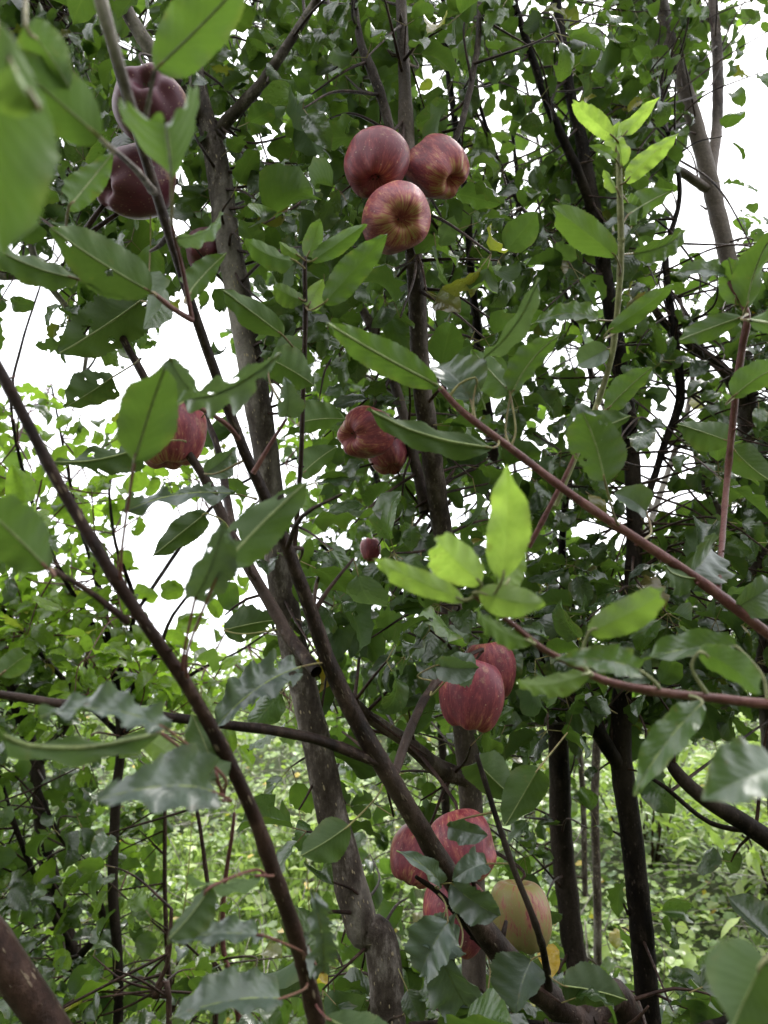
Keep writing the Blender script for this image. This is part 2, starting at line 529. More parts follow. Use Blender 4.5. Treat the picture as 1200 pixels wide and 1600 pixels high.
# ------------------------------------------------------------------ leaves
def leaf_grid(nt, ns, width=0.5, fold=0.35, curl=0.25, twist=0.0, wave=0.05, serr=0.0, nser=17, hole=0.0, bites=0, seed=0, shape='apple', cup=0.0):
    """unit leaf along +y from 0 to 1, normal +z; returns v, f, uv"""
    g = np.random.default_rng(seed)
    t = np.linspace(0, 1, nt + 1)
    s = np.linspace(-1, 1, ns + 1)
    T, S = np.meshgrid(t, s, indexing='ij')
    if shape == 'apple':
        w = np.sin(np.pi * np.clip(t, 0, 1) ** 0.88) ** 0.60 * (1 - 0.22 * t) * 1.10
        w = np.where(t > 0.82, w * (1 - ((t - 0.82) / 0.18) ** 1.0 * 0.40), w)
    elif shape == 'lance':
        w = np.sin(np.pi * t ** 0.9) ** 1.1
    else:
        w = np.sqrt(np.clip(1 - (2 * t - 1) ** 2, 0, 1)) * (1 - 0.12 * t)
    w = np.clip(w, 0.012, None)
    W = w[:, None] * width / 2 * np.ones_like(S)
    if serr:
        saw = ((T * nser + g.uniform()) % 1.0)
        W = W * (1 + serr * (saw - 0.5) * (np.abs(S) > 0.99))
        y_shift = 0
    W = W * (1 + 0.06 * np.sin(T * 9 + g.uniform(0, 6)) * np.sign(S + 1e-9))
    X = S * W
    Z = fold * np.abs(X) + cup * (X ** 2) * 4
    nw = g.integers(3, 6)
    Z = Z + wave * np.abs(S) ** 1.5 * (np.sin(T * nw * 2 * np.pi + g.uniform(0, 6) + S * 1.5) + 0.5 * np.sin(T * 13 * (1 + 0.1 * np.sign(S)) + g.uniform(0, 6)))
    # lateral-vein quilting
    Z = Z + 0.0028 * np.cos((T * 9 - np.abs(S) ** 0.8 * 2.6) * 2 * np.pi) * (1 - np.abs(S))
    # twist about the midrib
    A = twist * (T - 0.3)
    X2 = X * np.cos(A) - Z * np.sin(A)
    Z2 = X * np.sin(A) + Z * np.cos(A)
    # curl along the length (bends down towards the tip)
    a = -curl * (t ** 1.3) * 1.6
    dy = np.cos(a) / nt
    dz = np.sin(a) / nt
    yc = np.concatenate([[0], np.cumsum(dy[:-1])])
    zc = np.concatenate([[0], np.cumsum(dz[:-1])])
    Y = yc[:, None] - Z2 * np.sin(a)[:, None]
    Zf = zc[:, None] + Z2 * np.cos(a)[:, None]
    side = 0.08 * g.normal() * T ** 2 - 0.0
    V = np.stack([X2 + side, Y, Zf], -1).reshape(-1, 3)
    UV = np.stack([S * 0.5 + 0.5, T], -1).reshape(-1, 2)
    idx = np.arange((nt + 1) * (ns + 1)).reshape(nt + 1, ns + 1)
    F = np.stack([idx[:-1, :-1], idx[:-1, 1:], idx[1:, 1:], idx[1:, :-1]], -1).reshape(-1, 4)
    keep = np.ones(len(F), bool)
    Tc = ((T[:-1, :-1] + T[1:, 1:]) / 2).ravel()
    Sc = ((S[:-1, :-1] + S[1:, 1:]) / 2).ravel()
    for _ in range(bites):
        tb, sb, rb = g.uniform(0.1, 0.98), g.choice([-1.05, 1.05]), g.uniform(0.08, 0.22)
        dd = ((Tc - tb) / rb) ** 2 + ((Sc - sb) * width * 1.1 / rb) ** 2
        keep &= dd > 1 + 0.35 * np.sin(Tc * 71 + Sc * 13)
    for _ in range(int(hole)):
        tb, sb, rb = g.uniform(0.15, 0.85), g.uniform(-0.8, 0.8), g.uniform(0.015, 0.055)
        dd = ((Tc - tb) / rb) ** 2 + ((Sc - sb) * width * 0.5 / rb) ** 2
        keep &= dd > 1 + 0.3 * np.sin(Tc * 91 + Sc * 33)
    F = F[keep]
    return V.astype(np.float32), F, UV.astype(np.float32)


TPL = []
for i in range(22):
    TPL.append(leaf_grid(12, 6, width=rng.uniform(0.56, 0.74), fold=rng.uniform(0.1, 0.95), curl=rng.uniform(-0.2, 1.5), twist=rng.normal(0, 1.0),
                         wave=rng.uniform(0.02, 0.065), serr=0.08, nser=8, hole=0 if i % 4 else 2, bites=[0, 1, 0, 2, 3, 0, 1, 4][i % 8], seed=100 + i, cup=rng.uniform(-0.6, 0.8)))
TPL_SMALL = [leaf_grid(5, 2, width=rng.uniform(0.48, 0.7), fold=rng.uniform(0.1, 0.6), curl=rng.uniform(0, 0.6), twist=rng.normal(0, 0.4), wave=0.03, seed=300 + i) for i in range(8)]
TPL_ROUND = [leaf_grid(4, 4, width=rng.uniform(0.85, 1.05), fold=rng.uniform(0.0, 0.35), curl=rng.uniform(-0.1, 0.4), wave=0.05, seed=400 + i, shape='round') for i in range(8)]
TPL_LANCE = [leaf_grid(7, 2, width=rng.uniform(0.24, 0.36), fold=rng.uniform(0.1, 0.5), curl=rng.uniform(0, 0.7), twist=rng.normal(0, 0.4), wave=0.02, seed=500 + i, shape='lance') for i in range(6)]


def frame(d, n):
    y = unit(d)
    x = unit(np.cross(y, n))
    z = np.cross(x, y)
    return np.stack([x, y, z])      # rows


def put_leaf(mb, tpl, base, d, n, size, tint, mat=0, grey=0.0):
    v, f, uv = tpl
    mb.add(v @ frame(d, n) * size + base, f, uv, tint, mat, grey)


# ------------------------------------------------------------------ foliage density seen in the photograph (50 px cells, 0..9)
DENS = """
999989979999999978599973
999969979999989999989962
999999999999959779899851
999999798999988789999831
999999987999998878999542
999995999999999889998323
999996999999999989998214
889998998999999999997236
579988968999999999988568
449976459999999999888669
438964259998999877889758
425525569998989997699869
535347565999899889899996
544687553889999987896899
667656653689999988974799
677667654689987799964899
676433466779986798777999
766521467899999889999999
888642256799999999999999
999854356889899999999999
999986454778999999999999
999998646899999999999999
999866667899999999986555
888764434787678877654445
888753322676667665443345
888754422676655555442234
888865532477655565442123
888865532366654355442112
888854432366654345442113
888854543377766566532113
888866655588888888543457
888877777689999999866789
""".split()
DENS = [list(r) for r in DENS]
for r_ in range(22, 29):
    for c_ in range(14, 21):
        DENS[r_][c_] = str(min(9, int(DENS[r_][c_]) + 1))
for r_ in range(22, 31):
    for c_ in range(0, 5):
        DENS[r_][c_] = str(int(DENS[r_][c_]) - (1 if c_ < 4 else 0))
for r_, c_, v_ in ((11, 17, '5'), (12, 18, '6'), (13, 16, '6'), (13, 17, '5'), (12, 20, '4'), (12, 21, '4'), (13, 20, '5'), (14, 20, '3'), (15, 20, '3'), (14, 21, '5'), (15, 21, '6'),
                   (16, 18, '5'), (16, 19, '5'), (15, 14, '5'), (15, 15, '5'), (2, 13, '4'), (4, 8, '5'), (1, 7, '5'), (0, 18, '3'), (3, 15, '5'), (4, 15, '5'), (4, 16, '6'), (2, 16, '6'),
                   (9, 5, '4'), (9, 6, '2'), (10, 5, '2'), (10, 6, '1'), (11, 2, '3'), (11, 3, '4'), (10, 1, '2'), (16, 10, '5'), (13, 9, '6'), (14, 8, '2'), (13, 8, '2')):
    DENS[r_][c_] = v_
DENS = np.array([[int(c) for c in r] for r in DENS], float)
assert DENS.shape == (32, 24)
COVER = {0: 0.0, 1: .10, 2: .2, 3: .33, 4: .42, 5: .52, 6: .61, 7: .73, 8: .84, 9: .94}
TAU = -np.log(1 - np.vectorize(lambda v: COVER[int(v)])(DENS))
TAU = np.kron(TAU, np.ones((2, 2)))                   # 25 px cells: 64 x 48
PADC = 6
TAU = np.pad(TAU, PADC, mode='edge')
TAU[:PADC] *= 0.7
TAU[PADC + 45:PADC + 60, PADC + 18:] *= .66
TAU[PADC + 45:PADC + 60, PADC + 9:PADC + 18] *= .8
got = np.zeros_like(TAU)


def cell(px, py):
    return int(math.floor(py / 25)) + PADC, int(math.floor(px / 25)) + PADC


# ------------------------------------------------------------------ trees: limbs as (px, py, Y, width px)
TREES = []


def tree(label, group, mat, limbs, to_ground=True, age=(0.28, 0.14), size=(0.061, 0.012), young=0.0, fill=1.0, name='apple_tree', cat='apple tree'):
    TREES.append(dict(label=label, group=group, mat=mat, limbs=limbs, ground=to_ground, age=age, size=size, young=young, fill=fill, name=name, cat=cat))
    return len(TREES) - 1


G_FRONT = 'apple trees standing in front'
# A: the trunk with pale bark, left of centre
tA = tree('apple tree with pale grey-brown spotted trunk left of centre, forking near the top', G_FRONT, M_GREY, [
    ('trunk', [(604, 1640, 1.20, 64), (560, 1440, 1.20, 60), (512, 1250, 1.19, 54), (478, 1100, 1.18, 50), (445, 960, 1.17, 48), (424, 820, 1.16, 46), (408, 700, 1.15, 46),
               (392, 600, 1.14, 48), (374, 480, 1.13, 46), (352, 360, 1.12, 44), (336, 250, 1.11, 42), (318, 180, 1.1, 32), (302, 90, 1.1, 28), (292, -60, 1.1, 24)]),
    ('limb', [(338, 230, 1.11, 24), (350, 195, 1.09, 22), (400, 140, 1.07, 20), (440, 85, 1.05, 17), (500, -5, 1.03, 13), (540, -70, 1.02, 9)]),
    ('limb', [(318, 190, 1.1, 28), (268, 120, 1.05, 26), (232, 70, 1.03, 25), (185, -10, 1.0, 22), (150, -80, 1.0, 18)]),
], age=(0.25, 0.13))
# B: centre trunk behind the trio of apples
tB = tree('slender apple tree whose straight trunk passes right behind the three clustered apples', G_FRONT, M_MIDB, [
    ('trunk', [(742, 1640, 1.33, 46), (738, 1400, 1.33, 44), (732, 1200, 1.32, 42), (712, 1000, 1.30, 40), (694, 860, 1.27, 36), (674, 720, 1.2, 36), (658, 600, 1.14, 34), (648, 450, 1.07, 32),
               (636, 330, 1.02, 30), (632, 200, 0.99, 28), (630, 120, 0.98, 22), (624, -60, 0.97, 18)]),
    ('limb', [(664, 800, 1.25, 22), (640, 690, 1.25, 20), (612, 590, 1.25, 19), (575, 500, 1.26, 17), (540, 440, 1.28, 12), (520, 380, 1.3, 8)]),
    ('limb', [(634, 330, 1.02, 14), (612, 210, 1.02, 16), (588, 130, 1.02, 18), (562, 60, 1.02, 14), (548, -40, 1.02, 11)]),
    ('limb', [(640, 400, 1.05, 10), (690, 260, 1.12, 11), (722, 190, 1.12, 11), (742, 90, 1.12, 11), (752, -40, 1.12, 9)]),
    ('limb', [(738, 1220, 1.32, 30), (690, 1200, 1.28, 34), (640, 1160, 1.2, 26), (580, 1120, 1.15, 22), (548, 1090, 1.1, 18)]),
], age=(0.25, 0.13))
tC = tree('apple tree with dark lower trunk between the centre tree and the black forked trunk', G_FRONT, M_DARK, [
    ('trunk', [(912, 1640, 1.75, 44), (890, 1450, 1.75, 42), (876, 1300, 1.74, 42), (870, 1150, 1.72, 38), (850, 1020, 1.7, 30), (810, 900, 1.7, 24), (782, 800, 1.68, 22), (768, 680, 1.66, 20),
               (752, 560, 1.65, 18), (738, 440, 1.62, 16), (728, 300, 1.6, 14), (700, 100, 1.6, 12), (690, -60, 1.6, 9)]),
    ('limb', [(872, 1130, 1.72, 18), (900, 1000, 1.8, 16), (880, 860, 1.8, 14), (900, 720, 1.8, 12), (930, 620, 1.8, 10), (900, 500, 1.8, 9), (850, 380, 1.8, 8)]),
    ('limb', [(782, 800, 1.68, 12), (720, 700, 1.75, 12), (700, 560, 1.75, 10), (800, 420, 1.75, 8), (810, 300, 1.75, 7), (800, 200, 1.75, 6)]),
], age=(0.22, 0.12))
tD = tree('apple tree with nearly black forked trunk and two long limbs reaching the top edge', G_FRONT, M_DARK, [
    ('trunk', [(1016, 1640, 1.5, 46), (1000, 1450, 1.5, 44), (984, 1300, 1.5, 42), (968, 1180, 1.5, 42), (972, 1080, 1.5, 36), (984, 960, 1.5, 32), (990, 840, 1.5, 30), (984, 700, 1.5, 30), (966, 580, 1.5, 30),
               (944, 450, 1.5, 28), (922, 320, 1.5, 28), (906, 220, 1.5, 24), (886, 130, 1.5, 20), (868, -10, 1.5, 16), (860, -80, 1.5, 12)]),
    ('limb', [(968, 1200, 1.5, 26), (932, 1140, 1.45, 30), (896, 1096, 1.42, 24), (860, 1040, 1.4, 18), (800, 960, 1.4, 12)]),
    ('limb', [(926, 330, 1.5, 20), (900, 265, 1.46, 20), (862, 185, 1.44, 18), (832, 100, 1.42, 16), (802, 10, 1.4, 14), (785, -70, 1.4, 10)]),
    ('limb', [(944, 460, 1.5, 12), (905, 400, 1.5, 11), (820, 330, 1.5, 9), (770, 230, 1.48, 8), (742, 120, 1.47, 7), (752, -40, 1.47, 6)]),
    ('limb', [(992, 840, 1.5, 14), (1035, 700, 1.55, 14), (1062, 620, 1.55, 18), (1052, 520, 1.55, 16), (1040, 400, 1.55, 12), (1062, 290, 1.55, 9), (1030, 160, 1.55, 7)]),
], age=(0.22, 0.12))
tE = tree('apple tree at the right edge with two bare grey limbs crossing the open sky', G_FRONT, M_MIDB, [
    ('trunk', [(1262, 1640, 1.8, 60), (1240, 1400, 1.8, 58), (1215, 1200, 1.8, 54), (1196, 1000, 1.8, 48), (1180, 800, 1.8, 42), (1166, 640, 1.78, 36), (1150, 480, 1.75, 34), (1134, 380, 1.74, 32),
               (1112, 285, 1.73, 31), (1090, 200, 1.72, 30), (1066, 120, 1.71, 28), (1044, 50, 1.7, 25), (1024, -60, 1.7, 20)]),
    ('limb', [(1110, 280, 1.73, 22), (1119, 200, 1.76, 20), (1120, 100, 1.78, 20), (1112, -10, 1.8, 17), (1110, -80, 1.8, 12)]),
    ('limb', [(1106, 296, 1.73, 18), (1070, 272, 1.68, 17), (1034, 250, 1.65, 15), (1000, 180, 1.63, 9)]),
    ('limb', [(1168, 640, 1.78, 24), (1130, 575, 1.7, 22), (1085, 540, 1.65, 20), (1030, 490, 1.6, 15), (1000, 420, 1.58, 9)]),
    ('limb', [(1215, 1200, 1.8, 30), (1180, 900, 1.9, 22), (1100, 760, 1.9, 14), (1080, 660, 1.9, 10)]),
], age=(0.25, 0.14))
tF = tree('long dark leaning apple limb sweeping from bottom centre to the top left corner', G_FRONT, M_DBROWN, [
    ('trunk', [(1010, 1720, 1.12, 48), (900, 1600, 1.06, 46), (780, 1490, 0.98, 42), (700, 1370, 0.92, 34), (640, 1270, 0.87, 32), (590, 1185, 0.84, 32), (548, 1110, 0.82, 30), (510, 1030, 0.80, 27), (468, 910, 0.77, 23),
               (420, 790, 0.73, 20), (375, 690, 0.70, 18), (330, 570, 0.66, 17), (286, 440, 0.62, 16), (248, 320, 0.585, 17), (212, 200, 0.55, 18), (180, 90, 0.52, 18), (150, -20, 0.50, 18), (130, -90, 0.49, 16)]),
    ('limb', [(495, 1050, 0.80, 22), (455, 1000, 0.83, 22), (410, 920, 0.84, 20), (360, 830, 0.84, 18), (325, 755, 0.83, 16), (285, 690, 0.82, 14), (240, 610, 0.81, 13), (190, 520, 0.80, 13), (150, 440, 0.79, 13), (110, 370, 0.79, 10)]),
    ('limb', [(600, 1195, 0.84, 18), (480, 1152, 0.80, 17), (330, 1134, 0.74, 15), (130, 1108, 0.69, 14), (-40, 1080, 0.66, 13)]),
    ('limb', [(612, 1220, 0.85, 16), (632, 1165, 0.88, 15), (655, 1110, 0.90, 14), (680, 1065, 0.92, 11)]),
    ('limb', [(365, 830, 0.84, 13), (350, 760, 0.9, 13), (338, 700, 0.9, 11), (300, 600, 0.92, 8)]),
], age=(0.22, 0.12), size=(0.066, 0.012), fill=0.18)
tG = tree('apple tree beyond the gap on the left with pale young shoots standing against white sky', 'apple trees farther back', M_DARK, [
    ('trunk', [(185, 1600, 2.3, 16), (178, 1400, 2.3, 16), (182, 1250, 2.3, 15), (190, 1150, 2.3, 14), (175, 1020, 2.3, 12), (150, 900, 2.3, 10)]),
    ('limb', [(175, 1020, 2.3, 8), (100, 900, 2.2, 7), (50, 780, 2.1, 6), (20, 640, 2.0, 5), (35, 540, 2.0, 4), (65, 440, 2.0, 3)]),
    ('limb', [(150, 900, 2.3, 8), (120, 800, 2.3, 6), (100, 700, 2.2, 4), (80, 600, 2.2, 3)]),
    ('limb', [(185, 1060, 2.3, 8), (210, 950, 2.25, 7), (180, 850, 2.2, 5), (170, 760, 2.2, 4), (175, 720, 2.2, 3)]),
    ('limb', [(185, 1100, 2.3, 8), (240, 1030, 2.3, 7), (270, 960, 2.3, 5), (320, 900, 2.3, 3)]),
    ('limb', [(190, 1150, 2.3, 9), (100, 1060, 2.4, 8), (30, 980, 2.4, 6), (-40, 900, 2.4, 4)]),
    ('limb', [(188, 1150, 2.3, 8), (290, 1060, 2.4, 6), (370, 1020, 2.4, 4), (430, 980, 2.4, 3)]),
    ('limb', [(210, 960, 2.25, 6), (300, 830, 2.5, 6), (370, 760, 2.5, 5), (500, 700, 2.5, 3)]),
], age=(0.85, 0.18), size=(0.072, 0.014), young=0.6)
tH = tree('dark-stemmed apple tree low on the left with twisted black trunk near the edge', 'apple trees farther back', M_DARK, [
    ('trunk', [(150, 1640, 2.6, 26), (110, 1480, 2.6, 26), (72, 1330, 2.6, 24), (58, 1200, 2.6, 22), (30, 1110, 2.6, 20), (0, 1000, 2.6, 14), (-40, 880, 2.6, 10)]),
    ('limb', [(110, 1480, 2.6, 14), (60, 1380, 2.3, 9), (20, 1280, 2.2, 8), (-10, 1180, 2.2, 6)]),
    ('limb', [(58, 1200, 2.6, 12), (110, 1120, 2.6, 9), (140, 1000, 2.6, 7), (110, 900, 2.7, 5)]),
    ('limb', [(120, 1500, 2.6, 12), (160, 1440, 2.3, 10), (130, 1360, 2.2, 8), (90, 1300, 2.1, 7), (60, 1230, 2.1, 5)]),
], age=(0.4, 0.16), size=(0.078, 0.012))
tI = tree('apple tree in the second row seen only as small leaves between the centre trunks', 'apple trees farther back', M_DARK, [
    ('trunk', [(705, 1560, 3.2, 14), (700, 1350, 3.2, 14), (690, 1150, 3.2, 13), (670, 950, 3.1, 12), (600, 780, 3.0, 10), (540, 600, 3.0, 8), (500, 400, 3.0, 7), (480, 200, 3.0, 6)]),
    ('limb', [(640, 860, 3.05, 8), (760, 700, 3.0, 7), (840, 500, 3.0, 6), (850, 300, 3.0, 5), (820, 120, 3.0, 4)]),
    ('limb', [(600, 780, 3.0, 8), (620, 600, 3.0, 7), (680, 420, 3.0, 6), (720, 200, 3.0, 5), (700, 40, 3.0, 4)]),
    ('limb', [(660, 940, 3.1, 8), (560, 900, 3.0, 7), (500, 850, 3.0, 6)]),
], age=(0.35, 0.18), size=(0.082, 0.015), fill=0.7)
tJ = tree('second-row apple tree with pale slim twin stems between the two dark right-hand trunks', 'apple trees farther back', M_GREY, [
    ('trunk', [(935, 1560, 3.0, 13), (932, 1400, 3.0, 13), (928, 1210, 3.0, 13), (950, 1000, 3.0, 12), (1020, 800, 3.0, 10), (1080, 600, 3.0, 8), (1060, 450, 3.0, 6)]),
    ('limb', [(915, 1400, 3.2, 9), (908, 1210, 3.2, 9), (890, 1100, 3.2, 8), (830, 900, 3.2, 7), (800, 700, 3.2, 5)]),
    ('limb', [(950, 1000, 3.0, 8), (1100, 950, 3.0, 8), (1190, 850, 3.0, 6)]),
    ('limb', [(1020, 800, 3.0, 8), (930, 600, 3.0, 7), (900, 400, 3.0, 6), (960, 200, 3.0, 5), (940, 50, 3.0, 4)]),
], age=(0.35, 0.18), size=(0.082, 0.015), fill=0.7)
tK = tree('leafy apple crown filling the top left corner behind the dark purple apples', 'apple trees farther back', M_GREY, [
    ('trunk', [(-330, 1640, 1.7, 60), (-260, 1100, 1.7, 54), (-190, 700, 1.65, 40), (-110, 420, 1.6, 30), (-30, 250, 1.55, 22), (60, 120, 1.5, 16), (120, 0, 1.5, 12)]),
    ('limb', [(-110, 420, 1.6, 18), (40, 340, 1.5, 15), (140, 290, 1.45, 12), (240, 260, 1.4, 9), (300, 100, 1.4, 6)]),
    ('limb', [(-110, 420, 1.6, 18), (0, 430, 1.5, 14), (90, 430, 1.45, 11), (180, 470, 1.4, 9), (230, 520, 1.4, 6)]),
    ('limb', [(40, 340, 1.5, 12), (60, 420, 1.5, 10), (130, 520, 1.5, 8), (130, 600, 1.5, 5)]),
    ('limb', [(60, 120, 1.5, 12), (160, 60, 1.5, 9), (400, 20, 1.55, 7), (440, -50, 1.55, 5)]),
], age=(0.25, 0.12))
tL = tree('low dark apple bough spreading across the bottom right under the trunks', G_FRONT, M_DARK, [
    ('trunk', [(1420, 1640, 1.3, 60), (1330, 1440, 1.3, 52), (1250, 1350, 1.3, 40), (1170, 1290, 1.28, 34), (1105, 1250, 1.26, 28), (1062, 1212, 1.25, 24), (1040, 1180, 1.25, 14)]),
    ('limb', [(1330, 1440, 1.3, 26), (1200, 1560, 1.15, 20), (1050, 1610, 1.08, 16), (900, 1600, 1.02, 12), (780, 1590, 1.0, 9), (640, 1600, 1.0, 7)]),
    ('limb', [(1180, 1300, 1.3, 10), (1110, 1285, 1.3, 9), (1040, 1230, 1.3, 8), (1010, 1212, 1.3, 6)]),
], age=(0.2, 0.1), fill=0.8)

# a second, thin-stemmed group low on the left: saplings
for i, (x, xs, Y, lab) in enumerate([
    (330, [(336, 1620), (334, 1500), (326, 1400), (312, 1290), (302, 1240)], 2.0, 'thin upright sapling with broad green leaves in the middle of the lower left gap'),
    (262, [(268, 1620), (262, 1500), (258, 1380), (258, 1280), (256, 1220)], 2.4, 'slim sapling standing just right of the dark stemmed left tree'),
    (365, [(375, 1620), (350, 1480), (352, 1380), (362, 1310), (366, 1270)], 2.6, 'red-stemmed sapling beside the lichen limb in the lower left gap'),
    (235, [(262, 1620), (240, 1560), (262, 1500), (268, 1420)], 1.7, 'curved dark sapling stem at the bottom near the left corner'),
]):
    tree(lab, 'saplings between the rows', M_RED if i == 2 else M_BROWN,
         [('stem', [(a, b, Y, 9 - 5 * k / 5) for k, (a, b) in enumerate(xs)])], age=(0.5, 0.16), size=(0.075, 0.012), name='sapling', cat='sapling')

ROOT, ANCH = [], []
for t_, k_ in ((tA, .88), (tC, .82), (tD, .78), (tB, .84), (tL, .85), (tF, .94), (tE, .82)):
    TREES[t_]['wk'] = k_
for ti, T in enumerate(TREES):
    p0 = T['limbs'][0][1][0]
    b = P(p0[0], p0[1], p0[2])
    base = np.array([b[0] * 1.0, b[1], 0.0])
    T['root'] = empty(T['name'], tuple(base))
    tag(T['root'], T['label'], T['cat'], T['group'])
    T['mb'] = MB()
    T['twig'] = MB()
    for li, (nm, pts) in enumerate(T['limbs']):
        pts = T['limbs'][li][1][:] = [(a_, b_, c_, d_ * T.get('wk', 1)) for a_, b_, c_, d_ in pts]
        w = []
        for (px, py, Y, wd) in pts:
            p = P(px, py, Y)
            zc = (p - CAM) @ FW
            w.append([*p, wd / 2 * zc / FPX])
        w = np.array(w)
        if li == 0:
            if w[0, 2] > 0.05:
                first = np.array([[base[0] + (w[0, 0] - w[1, 0]) * 0.5, base[1], -0.1, w[0, 3] * 1.35]])
                w = np.vstack([first, w])
        path = catmull(w, 0.012 if T['fill'] and w[:, 1].mean() < 2 else 0.03)
        near = w[:, 1].mean() < 1.4
        mb = MB()
        tube(mb, path, sides=16 if near else 10, knots=0.07 if w[:, 3].max() > 0.012 else 0.12, wob=0.0012)
        for _ in range(int(len(path) / 45)):
            i0 = rng.integers(5, len(path) - 3)
            dd = unit(rng.normal(size=3) + np.array([0, 0, 0.5]))
            rr = path[i0, 3]
            ln = rng.uniform(0.008, 0.03) + rr
            c0 = path[i0, :3]
            r0 = min(rr * 0.5, 0.004)
            tube(mb, [[*c0, r0], [*(c0 + dd * ln * 0.6), r0 * 0.9], [*(c0 + unit(dd + [0, 0, .4]) * ln), r0 * 0.5]], sides=6, knots=0.2)
        mb.build(nm, T['mat'], T['root'])
        for k in range(0, len(path), 3 if path[1, 1] < 2 else 2):
            if li == 0 and path[k, 2] < 0.6:
                continue
            x, y, zc = proj(path[k, :3])
            ANCH.append((x, y, zc, ti, path[k, 0], path[k, 1], path[k, 2], path[k, 3]))
ANCH = np.array(ANCH)

# ------------------------------------------------------------------ apples (px, py, width px, diameter m, aim of the calyx in camera axes right/up/towards viewer, red, dark, label)
APPLES = [
    (588, 256, 100, .088, (-.05, -.72, .42), .98, .05, 'smooth deep red apple at the upper left of the high cluster of three', 0.98),
    (684, 263, 92, .088, (.35, -.62, .62), .86, .03, 'wrinkled pink and green apple at the right of the high cluster of three', 1.3),
    (620, 341, 106, .088, (.16, -.36, .85), .78, .0, 'red apple with green puckered base, lowest of the high cluster of three', 1.08),
    (236, 166, 116, .086, (.10, .25, .95), 1.15, .85, 'dark purple apple with shiny dimple high on the left in front of the trunk', 0.96),
    (212, 284, 106, .084, (-.55, -.35, .55), 1.15, .72, 'dark maroon apple partly behind a pale leaf, under the purple dimpled apple', 1.1),
    (326, 393, 70, .080, (0, -.6, .5), 1.1, .6, 'dark red apple peeping out from behind the pale trunk', 1.0),
    (264, 676, 112, .086, (.1, -.85, .2), .80, .12, 'dull orange-red apple behind the long twig left of the pale trunk', 1.0),
    (572, 676, 84, .084, (-.65, -.2, .65), .86, .0, 'pink-red apple with side dimple, upper of the pair halfway up the centre trunk', 0.92),
    (606, 708, 66, .076, (.2, -.7, .5), .82, .1, 'small red apple, lower of the pair halfway up the centre trunk', 1.0),
    (579, 858, 34, .050, (0, -.8, .3), .92, .05, 'tiny pink apple alone among leaves below the mid-height pair', 1.1),
    (766, 1048, 84, .084, (.1, -.85, .1), .80, .12, 'striped dusky apple, rear one of the pair by the yellow-green shoot', 1.12),
    (736, 1082, 104, .086, (-.12, -.88, .2), .93, .04, 'glowing red speckled apple, front one of the pair by the yellow-green shoot', 1.08),
    (650, 1335, 84, .084, (-.3, -.7, .5), .86, .12, 'pink striped apple tucked behind the dark limb, leftmost of the low cluster', 1.1),
    (718, 1324, 106, .088, (.15, -.55, .6), .86, .10, 'large knobbly pink apple, topmost of the low cluster', 1.0),
    (714, 1430, 104, .086, (-.1, -.85, .25), .95, .12, 'rosy red apple under the knobbly one in the low cluster', 1.05),
    (814, 1430, 94, .086, (.05, -.92, .2), .34, .36, 'yellow-green apple with faint red stripes, rightmost of the low cluster', 1.12),
]
PROF = np.array([(0, .50), (.05, .52), (.14, .66), (.27, .84), (.45, .95), (.66, .90), (.85, .70), (.97, .40), (1.0, .08), (.96, -.25), (.86, -.55),
                 (.72, -.80), (.56, -.95), (.42, -1.0), (.29, -.95), (.18, -.82), (.09, -.70), (0, -.66)])


def cam_dir(a):
    return unit(RT * a[0] + UP * a[1] - FW * a[2])


